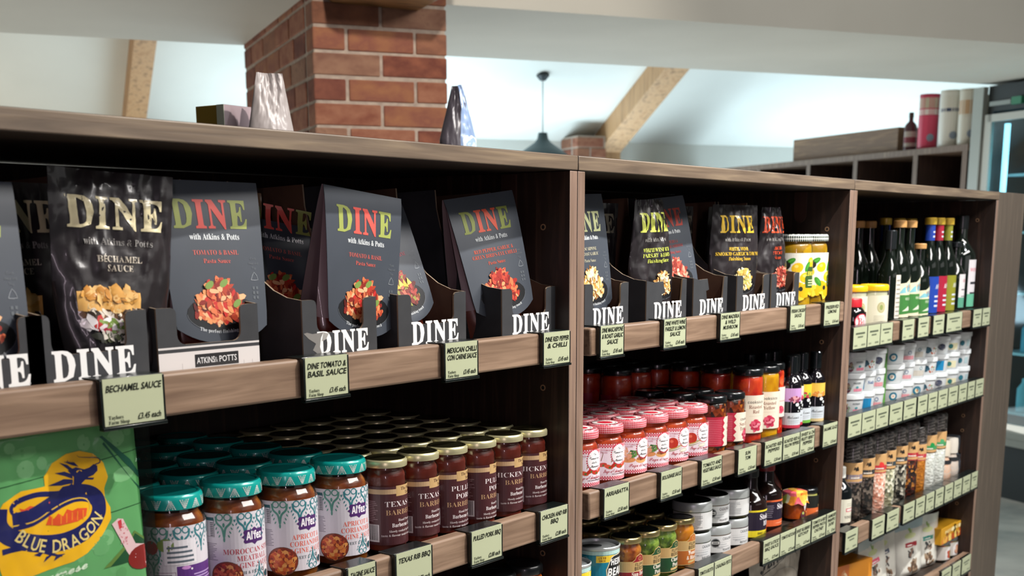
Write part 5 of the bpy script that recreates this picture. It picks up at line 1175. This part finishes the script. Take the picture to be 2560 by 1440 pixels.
def ob(label, x, r, h, kind, rz=0, y=None):
    y = y if y is not None else .024 + r; neck = r * .38
    pr = bprof(r, h * (.50 if kind != 'wide' else .58), neck, h * .78, h * .985)
    lab = []; cap = CORKC; cz = (neck + .004, h * .93, h)
    if kind == 'green': lab = [(grn(h * .42), r + .0004, h * .06)]
    if kind == 'strip': lab = [(Art().rect(-.014, 0, .010, h * .46, '#d9d3c6').lines(-.012, .004, .008, h * .44, 9, '#8f8a80', .35), r + .0004, h * .07)]; cap = BCAP; cz = (neck + .003, h * .80, h)
    if kind in ('blue', 'red', 'olive'):
        c = {'blue': '#1f3f9a', 'red': '#a32038', 'olive': '#8a8a2c'}[kind]
        lab = [(Art().rect(-.03, 0, .03, h * .36, c).text('ASK', 0, h * .24, .011, '#dfe2e0', 'sb', 'c', .022, .1).lines(-.012, h * .06, .014, h * .2, 3, '#c9cfd8', .4), r + .0004, h * .06),
               (Art().rect(-.03, 0, .03, h * .16, c).lines(-.006, h * .03, .008, h * .12, 2, '#c9cfd8', .4), neck + .0012, h * .775)]
        cap = YCAP
    if kind == 'pink': lab = [(Art().rect(-.02, 0, .022, h * .46, '#d9d3d3').rect(-.02, 0, .022, h * .14, '#5a9c82').text('OIL', .002, h * .35, .008, '#c46a72', 'sb').rect(-.012, h * .24, .018, h * .255, '#3a3a3e').rect(-.012, h * .15, .018, h * .16, '#3a3a3e'), r + .0004, h * .10)]; cap = BCAP
    if kind == 'wide': lab = [(Art().rect(-.026, 0, .030, h * .48, '#d6d0d2').rect(-.026, 0, .030, h * .13, '#66b08f').text('WINE', -.004, h * .36, .009, '#cf6a78', 'sb').rect(-.018, h * .23, .026, h * .255, '#34343a').rect(-.018, h * .13, .026, h * .148, '#34343a'), r + .0004, h * .07)]; cap = BCAP; cz = (neck + .001, h * .86, h)
    if kind == 'gold': lab = [(Art().poly([(-.03, 0), (.03, 0), (.03, .03), (0, .036), (-.03, .026)], '#8a6432').text('OIL', 0, .012, .008, '#3a2a18', 'sb'), r + .0004, h * .22)]; cz = (neck + .003, h * .9, h)
    return bottle('oil_bottle', label, (x, y, zA3), pr, OILG, cz, lab, rz, 'oil and vinegar bottles on the top shelf of the right section', cap_mat=cap)
ob('black oil bottle with a black cap and narrow white strip label', 1.312, .026, .208, 'strip')
g1 = ob('dark olive oil bottle with cork coloured cap, left of its green labelled twin', 1.372, .029, .230, 'green')
ob('dark olive oil bottle with cork coloured cap, right of its green labelled twin', 1.438, .029, .230, 'green')
ob('shorter olive oil bottle with green label, between the green and blue labelled ones', 1.505, .026, .178, 'green')
ob('slim oil bottle with blue label and yellow cap', 1.566, .0265, .238, 'blue')
ob('slim oil bottle with crimson label and yellow cap', 1.626, .0265, .238, 'red')
ob('slim oil bottle with olive label and yellow cap', 1.692, .0265, .238, 'olive')
ob('short dark bottle with pale pink and green label', 1.762, .0265, .180, 'pink')
ob('large dark bottle with white and mint label at the right end', 1.838, .040, .246, 'wide')
for i, (x, y, k, h) in enumerate(((1.145, .16, 'gold', .228), (1.215, .145, 'gold', .228), (1.20, .22, 'gold', .228), (1.29, .17, 'gold', .22), (1.37, .15, 'green', .23), (1.44, .15, 'green', .23), (1.51, .14, 'blue', .238), (1.30, .24, 'gold', .228), (1.60, .14, 'red', .238), (1.68, .14, 'olive', .238), (1.40, .22, 'green', .23), (1.76, .16, 'pink', .18))):
    ob(['dark oil bottle with a wooden stopper, %s of the shaded bottles behind the yellow-lidded jars', 'dark oil bottle in the shade, %s of those behind the front bottles'][k != 'gold'] % ORD[i], x, .028, h, k, R(20 * i), y)
# white tubs, second shelf of section 3
zB3 = surf(3, 1); TUBM = M('#cfd3d4', .38, 0, .15, name='white_tub'); TUBL = M('#d6dadb', .3, 0, .2, name='white_tub_lid')
TEALD = '#1c6f8a'
def tub_art(kind):
    a = Art(); rd = random.Random(kind); h = .026
    if kind in (1, 3): a.text('HERBS', .004, .017, .004, '#6a7276', 'bb').ell(.004, .010, .0035, .0025, '#4f8f98', 12).rect(-.004, .001, .018, .007, '#cf7f92').blobs(-.018, .008, .006, .009, 12, .004, ['#8a9a86', '#7a4f5a', '#b9a68a'], kind)
    if kind == 2: a.rect(-.022, .0, -.006, .025, '#1f7fb0').text('Salt', .010, .012, .007, '#4a6a9a', 'sb')
    if kind == 4: a.ell(-.004, .012, .0095, .0095, TEALD, 24).ell(-.004, .012, .0055, .0055, '#ded8cf', 20).ell(-.004, .012, .002, .002, '#cf9a7a', 10)
    if kind == 5: a.rect(-.016, .001, .014, .010, '#cf8f96').ring(.0, .017, .0045, .0012, '#3f5f8f', 16).rect(-.016, .011, -.004, .013, '#9aa0a4')
    if kind == 6: a.rect(-.016, .001, .016, .014, '#bcb6ac').ring(.004, .019, .004, .001, '#2f7a88', 16)
    if kind == 7: a.blobs(-.010, .012, .006, .006, 8, .006, ['#2a4f60', '#3a6476'], 4).blobs(.006, .010, .008, .009, 8, .003, ['#b85a3a', '#8a9a7a'], 5)
    if kind == 8: a.ell(-.004, .014, .009, .008, '#4a4f62', 18).blobs(-.004, .014, .009, .008, 12, .0035, ['#3a3f55', '#6a6a72'], 6)
    if kind == 9: a.rect(-.016, .001, .016, .018, '#d6d0ac').ell(-.004, .010, .006, .006, '#2f6a6a', 16)
    if kind == 10: a.ell(-.006, .012, .006, .007, '#2f6f80', 16).rect(.006, .004, .018, .02, '#a9c0c4')
    if kind == 11: a.rect(-.012, .0, .012, .025, '#1f7fb0')
    if kind == 12: a.ell(-.002, .011, .0105, .0105, '#1f6f8a', 22).ell(-.002, .011, .006, .006, '#d9d2b4', 16).ell(-.002, .011, .0025, .003, '#c98a5a', 10).rect(-.018, 0, .018, .003, '#d9c46a')
    return a
def tub(label, x, y, z, r, h, kind, rz=0):
    t = thing('plastic_tub', label, 'tub', (x, y, z), rz, 'white plastic tubs in stacks of three')
    b = MB(); b.lathe([(0, 0), (r * .84, 0), (r * .86, .0015), (r * .94, h * .76), (0, h * .76)], 28); b.build('tub_body', TUBM, t)
    b = MB(); b.lathe([(r * .95, h * .72), (r, h * .74), (r, h * .92), (r * .985, h * .985), (r * .93, h), (r * .9, h * .985), (0, h * .985)], 28); b.build('lid', TUBL, t)
    tub_art(kind).shift(-r * .62).build('label', on_cyl(r * .87, .004, r2=r * .94, h=h * .68), t, du=r * .25, base=3e-4)
    return t
hT = .0445; lev = ['bottom', 'middle', 'top']
tubs = [(1.138, .034, (3, 1, 1)), (1.198, .0275, (11, 2, 7)), (1.254, .027, (5, 5, 8)), (1.372, .038, (4, 4, 4)), (1.441, .030, (5, 5, 5)), (1.519, .036, (12, 6, 6)), (1.598, .0335, (7, 7, 7)), (1.681, .035, (8, 11, 8)), (1.765, .035, (9, 9, 9)), (1.853, .037, (10, 10, 10))]
wh = ['first stack by the left post', 'narrow stack with a blue panel', 'narrow stack left of the green card', 'ring-marked stack', 'pink-marked stack after the rings', 'wide stack with a ring and lemon tub', 'fourth stack from the right', 'stack with a plain blue tub', 'cream-marked stack', 'last stack on the right']
for (x, r, ks), w_ in zip(tubs, wh):
    for i, k in enumerate(ks): tub('white tub, %s of the %s' % (lev[i], w_), x + random.uniform(-.0012, .0012), .024 + r, zB3 + i * (hT + .0004), r, hT, k, R(random.uniform(-8, 8)))
for (x, r, ks) in tubs:
    for rr in (1, 2):
        for i in range(3):
            if rr == 1 or i == 2: clone_src = None
            tt = tub('white tub at the %s of the %s stack from the left, %s row back' % (lev[i], ORD[tubs.index((x, r, ks))], ORD[rr]), x + .004 * rr, .024 + r + rr * (2 * r + .004), zB3 + i * (hT + .0004), r, hT, 1 if rr == 1 else 5, R(40 * i)); tt['group'] = 'white tubs behind the front stacks'
b = MB(); b.box(-.014, .014, -.001, .0005, 0, .128); o = b.build('divider_card', M('#4f8a35', .5), loc=(1.318, .05, zB3)); tag(o, 'green strip of card standing beside the ring-marked tubs', 'card')
# grinders, third shelf of section 3
zC3 = surf(3, 2)
CRK = nm('black_cap_film', ['#141210', '#25211f', '#6a6460', '#1a1614'], (1, 1, 3.0), 42, 3, .3, .5, coat=.6, pos=[.3, .5, .62, .75], dist=1.5)
def grind(label, x, cols, band, motif, h=.188, sc=150, rz=0, r=.0245, kraft='#c49a66'):
    t = thing('spice_grinder', label, 'spice grinder', (x, .024 + r, zC3), rz, 'tall spice grinders')
    b = MB(); b.lathe([(0, 0), (r - .002, 0), (r, .003), (r, h * .50), (r - .0005, h * .51), (0, h * .51)], 28); b.build('glass_body', nm('spice_' + cols[0].strip('#') + cols[1].strip('#'), cols, (1, 1, 1), sc, 2, .45, .8, coat=.5, kind='voronoi'), t)
    b = MB(); b.lathe([(r - .001, h * .505), (r + .0006, h * .51), (r + .0006, h * .74), (r - .0004, h * .745)], 28); o = b.build('kraft_sleeve', M(kraft, .6), t)
    a = Art(); H2 = h * .23
    if motif == 'camel': a.blobs(.004, H2 * .70, .004, .002, 8, .003, ['#2a2420'], 3, 1.5).stroke([(-.002, H2 * .66), (.0, H2 * .8), (.003, H2 * .74), (.007, H2 * .82), (.009, H2 * .62)], .0018, '#2a2420', False, 3)
    else: a.blobs(.006, H2 * .45, .0045, .004, 8, .005, [motif], 4)
    if band: a.rect(-.08, H2 * .18, .08, H2 * .42, band).lines(-.008, H2 * .22, .014, H2 * .38, 1, '#d9d2c8', .4)
    a.rect(-.08, 0, .08, H2 * .05, '#4a3a2c' if not band or band[1] < '6' else band)
    a.shift(-.021).build('print', on_cyl(r + .0006, h * .51), o, du=r * .3, base=2e-4)
    b = MB(); b.lathe([(0, h * .745), (r - .001, h * .745), (r + .0004, h * .75), (r + .0002, h * .975), (r - .003, h), (0, h)], 28); c_ = b.build('cap', CRK, t)
    a = Art(); rd = random.Random(int(x * 1000))
    for i in range(6):
        y = .004 + i * h * .039; a.text('GRINDER', -.002, y, .0036, '#8d8783', 'bb', 'c', .03, 0, .25)
    a.shift(-.024).build('print', on_cyl(r + .0006, h * .755), c_, du=r * .3, base=3e-4, clip=(-.05, 0, .05, h * .22))
    return t
PEPB = ['#15110f', '#2a211d', '#4a3e36', '#0d0a09', '#6a5f55']
G = [('peppercorn grinder half behind the vinegar bottle', 1.150, PEPB, '#8a7f8a', 'camel', .188), ('black peppercorn grinder with a dark ribbon label', 1.222, PEPB, '#3a3a3c', 'camel', .188),
     ('tall grinder filled with pink salt', 1.293, ['#e0a088', '#edbda8', '#c97f66', '#f3d6c6'], '#c23a40', '#d83a3a', .188), ('tall grinder filled with pale herb salt', 1.352, ['#8f8f72', '#c4c2a4', '#5f6450', '#dad8c4'], '#39464c', 'camel', .188),
     ('tall grinder filled with mixed black and white peppercorns', 1.428, ['#1c1a17', '#6a6558', '#c4bfae', '#34312b', '#8f8a7a'], '#39464c', 'camel', .188), ('chilli flake grinder with a red band', 1.502, ['#2e1510', '#5a2416', '#b8762c', '#1a0f0c'], '#b0263a', 'camel', .188),
     ('amber seasoning grinder with red bands, a little shorter', 1.560, ['#a8661c', '#b87424', '#985a14'], '#b83a4a', 'camel', .170), ('white salt grinder with a green leaf mark', 1.632, ['#cfd2ca', '#dcdfd8', '#c2c6be'], '#4a8f5a', '#1f8f4a', .188), ('white salt grinder nearest the small grinders', 1.704, ['#cfd2ca', '#dcdfd8', '#c2c6be'], '#4a8f5a', '#4aa06a', .188)]
for l, x, c, bd, mt, h in G:
    g = grind(l, x, c, bd, mt, h, r=.0242)
    for rr in (1, 2): clone(g, (x, .024 + .0242 + .055 * rr, zC3), R(30 * rr), 'tall grinder in the %s row back, %s column from the left post' % (ORD[rr], ORD[[g_[1] for g_ in G].index(x)]), 'grinders behind the front row')
VN = nm('vinegar_glass', ['#0a0d0e', '#10161a'], (1, 1, 1), 5, 2, .12, 0, coat=.6)
bottle('vinegar_bottle', 'small vinegar bottle with white cap and cream label, by the left post', (1.094, .049, zC3), bprof(.026, .082, .0095, .112, .132), VN, (.0112, .112, .137), [(Art().rect(-.03, 0, .03, .052, '#d9d6c4').ring(0, .026, .0, .0, '#d9d6c4', 4).rect(-.012, .024, .020, .032, '#c8465a').rect(-.010, .0255, .018, .0305, '#e8dcd6').text('VINEGAR', .002, .009, .0062, '#3a3630', 'sb', 'c', .034).lines(-.01, .037, .016, .045, 2, '#b0ab98', .3), .0263, .016)], R(-6), cap_mat=M('#dcdcd4', .4))
for i, (x, y, c, capc) in enumerate(((1.762, .052, '#d9a684', '#d8cdbb'), (1.822, .052, '#b9b3ad', '#d3ccc0'), (1.868, .062, '#4a5058', '#2c3136'), (1.866, .125, '#4a4048', '#2c3136'))):
    t = thing('small_grinder', ['small pink salt grinder with a cream cap', 'small pale grinder with a cream cap', 'small dark grinder with a black cap', 'small dark grinder behind, at the right end'][i], 'spice grinder', (x, y, zC3), 0, 'small squat grinders')
    b = MB(); b.lathe([(0, 0), (.022, 0), (.0265, .006), (.028, .022), (.026, .044), (.020, .060), (.0185, .066), (0, .066)], 28); b.build('glass_body', nm('fine_spice_%d' % i, [c, '#c9b8a8' if i < 2 else '#23262a'], (1, 1, 1), 140, 2, .3, .4, coat=.6), t)
    b = MB(); b.lathe([(.0185, .066), (.0225, .068), (.023, .092), (.0215, .105), (0, .106)], 28); b.build('cap', M(capc, .45, 0, .2), t)
    Art().rect(-.03, 0, .03, .010, '#2a2c30').ell(.006, -.018, .007, .009, '#8fa0b4' if i < 3 else '#c23a50', 16).build('label', on_cyl(.0235, .048), t, du=.006, base=4e-3 if False else 3.2e-3)
# bottom shelf of section 3
zD3 = surf(3, 3)
def gbag(label, x, y, W, H, c, sw, seed, roll=0, lean=0, rz=0, top='#b9c6c4', dark=False):
    a = Art(); a.rect(-W / 2, 0, W / 2, H, '#d8d6cc').rect(-W / 2, H * .84, W / 2, H, top).ell(.0, H * .82, .004, .008, '#8fae62', 12, .4).ell(.005, H * .79, .003, .006, '#a9c07a', 12, -.5)
    a.ell(0, H * .72, .02, .007, '#d0d8a0', 18).rect(-.022, H * .52, .022, H * .60, c).lines(-.016, H * .54, .016, H * .59, 1, '#efe6e0', .4).blobs(0, H * .40, .014, .012, 14, .006, ['#5a5450', '#8a6f5f', '#3f4448'], seed).blobs(0, H * .15, .018, .016, 24, .008, ['#8a6a52', '#a08a72', '#5f4c3e'], seed + 3)
    return foil_pouch(label, x, y, zD3 + .001, None if dark else a, W=W, H=H, seed=seed, crumple=.003, roll=roll, lean=lean, rz=rz, botw=.97, topw=.98, mat=M('#8d8f8c' if dark else '#c9c8be', .45, 0, .2), T=.020, name='grain_bag', cat='bag', group='white and green grain bags')
zl = 'white grain bag with '
gbag(zl + 'a pink label, leaning left', 1.385, .072, .112, .140, '#d9607a', 4, 51, R(-9), rz=R(-14))
gbag(zl + 'a blue grey label', 1.478, .085, .112, .142, '#5a6478', 5, 52, R(-8), rz=R(-14))
gbag(zl + 'a dark red label', 1.610, .068, .105, .142, '#9a3038', 6, 53, R(-4), rz=R(-16), top='#a9c0c4')
gbag(zl + 'a teal label', 1.722, .066, .105, .138, '#2f8a80', 7, 54, R(-2), rz=R(-16), top='#dfe6dc')
for i, (x, y) in enumerate(((1.50, .16), (1.62, .17), (1.34, .18), (1.27, .22))):
    g = gbag(['grey-topped grain bag standing behind the blue grey labelled one', 'grey-topped grain bag standing behind the red labelled one', 'grey bag in the shade behind the orange box', 'second grey bag in the shade behind the orange box'][i], x, y, .10, .150, '#6a7a80', 0, 60 + i, R(-8), rz=R(8), top='#8fa3a8')
def food_box(label, x, y, z, sx, sy, sz, c, art, rz=0, name='food_box'):
    t = thing(name, label, 'box', (x, y, z), rz, None)
    b = MB(); b.box(-sx / 2, sx / 2, 0, sy, 0, sz); o = b.build('carton', M(c, .5, 0, .2), t, bevel=.0008)
    art.build('print', on_flat((0, 0, 0)), o, clip=(-sx / 2, 0, sx / 2, sz)); return t
ya = lambda s, w_, h: Art().rect(-w_ / 2, 0, w_ / 2, h * .3, '#d9842c').blobs(0, h * .2, w_ * .4, h * .12, 26, .012, ['#b8501f', '#e8b04a', '#7d4a1c', '#f0d070'], s).text('PASTA', 0, h * .6, h * .2, '#f8e8a8', 'bb', 'c', w_ * .6).ell(w_ * .3, h * .7, w_ * .12, h * .14, '#f5e6b0', 14)
for i, (x, sz_) in enumerate(((1.800, .10), (1.863, .06))):
    pass
food_box('long yellow food box lying on the jars at the right end, nearer one', 1.800, .030, zD3 + .0575, .115, .15, .044, '#c9921a', ya(4, .105, .042))
food_box('yellow food box at the far right end, beside the longer yellow one', 1.8685, .030, zD3 + .0575, .058, .13, .040, '#c9921a', ya(6, .062, .042))
food_box('orange box with a black script mark at the left end of the bottom shelf', 1.210, .052, zD3 + .001, .145, .12, .120, '#d98a1c', Art().rect(-.075, 0, -.02, .12, '#c96a28').blobs(-.045, .09, .012, .012, 10, .01, ['#e8c8a0', '#cf8a5a'], 3).text('Gf', .03, .05, .032, '#5a3a10', 'sc', 'c', .03), R(-12))
food_box('small pale blue packet in front of the orange box', 1.075, .026, zD3 + .001, .13, .03, .085, '#5f9fc4', Art().rect(-.05, .04, .05, .06, '#8fc0d8').blobs(0, .02, .03, .012, 12, .01, ['#3f7fa8', '#cfe0e8'], 4))
FJ = contents('grain_salad', ['#8a7a5a', '#b59a6a', '#5a6a3a', '#a8563a'], 'voronoi', 90, .6)
fa = lambda s: Art().rect(-.06, .0, .06, .036, '#b9b3ac').poly([(-.018, .002), (.018, .002), (.018, .024), (.009, .034), (-.009, .034), (-.018, .024)], '#d8d4d2').blobs(0, .016, .011, .011, 24, .006, [['#d98a3a', '#b8c46a', '#e0b05a'], ['#b84a3a', '#d97a5a', '#8a9a5a'], ['#a86a5a', '#cf9a7a', '#7a4a4a']][s], s + 3)
for i, x in enumerate((1.745, 1.806, 1.867)):
    jar('salad_jar', ['jar with an orange food picture under the longer yellow box', 'jar with a red food picture under the yellow boxes', 'jar with a brown food picture at the right end of the bottom shelf'][i], 'jar', (x, .056 + (.05 if i == 0 else 0), zD3), jprof(.0295, .057, .027, .044, .050), FJ, (.0285, .048, .0572, M('#8d8f8e', .3, .8)), fa(i), .0299, .008, .9, 0, 'jars under the yellow boxes')

# ---------------------------------------------------------------- on top of the island
zt_ = ZB + .021
CR = nm('crisp_bag_grey', ['#8f8684', '#a79e9b'], (1, 1, 1), 7, 3, .4, .2, coat=.2)
foil_pouch('pale grey crisp bag standing against the brick pier, left of it', .168, .80, zt_, None, W=.088, H=.185, seed=71, crumple=.004, rz=R(-20), topw=.55, botw=.98, mat=CR, T=.03, name='crisp_bag', cat='bag', group='crisp bags on top of the island', flat=.6)
foil_pouch('grey and dark crisp bag close behind the pale one', .205, .84, zt_, None, W=.088, H=.16, seed=72, crumple=.004, rz=R(-40), topw=.5, botw=.98, mat=nm('crisp_bag_dark', ['#4a4246', '#6a6064'], (1, 1, 1), 7, 3, .4, .2, coat=.2), T=.03, name='crisp_bag', cat='bag', group='crisp bags on top of the island', flat=.6)
ca = Art().poly([(-.01, 0), (.05, 0), (.05, .2), (-.004, .2)], '#7f95b8').blobs(.02, .06, .016, .05, 20, .02, ['#b9c6cf', '#d8dccb', '#8fa6c4'], 4)
foil_pouch('dark and silver-blue crisp bag standing right of the brick pier', .628, .735, zt_, ca, W=.088, H=.198, seed=73, crumple=.005, rz=R(-18), topw=.22, botw=.98, mat=nm('crisp_bag_black', ['#39343a', '#524c52'], (1, 1, 1), 7, 3, .35, .2, coat=.4), T=.032, name='crisp_bag', cat='bag', group='crisp bags on top of the island', flat=.6)
b = MB(); t = thing('snack_box', 'olive and mauve cardboard box standing behind the crisp bags', 'box', (.19, .90, zt_), R(4), None)
b.box(-.05, .02, 0, .075, 0, .135); b.build('carton', [M('#8a6e0c', .5)], t, bevel=.001)
b = MB(); b.box(-.0502, .0202, -.0008, -.0001, 0, .1352); b.build('front_face', M('#a08d92', .5), t)
b = MB(); b.box(-.0512, -.0501, -.0008, .018, .05, .1352); b.build('corner_label', M('#b9bfa8', .5), t)
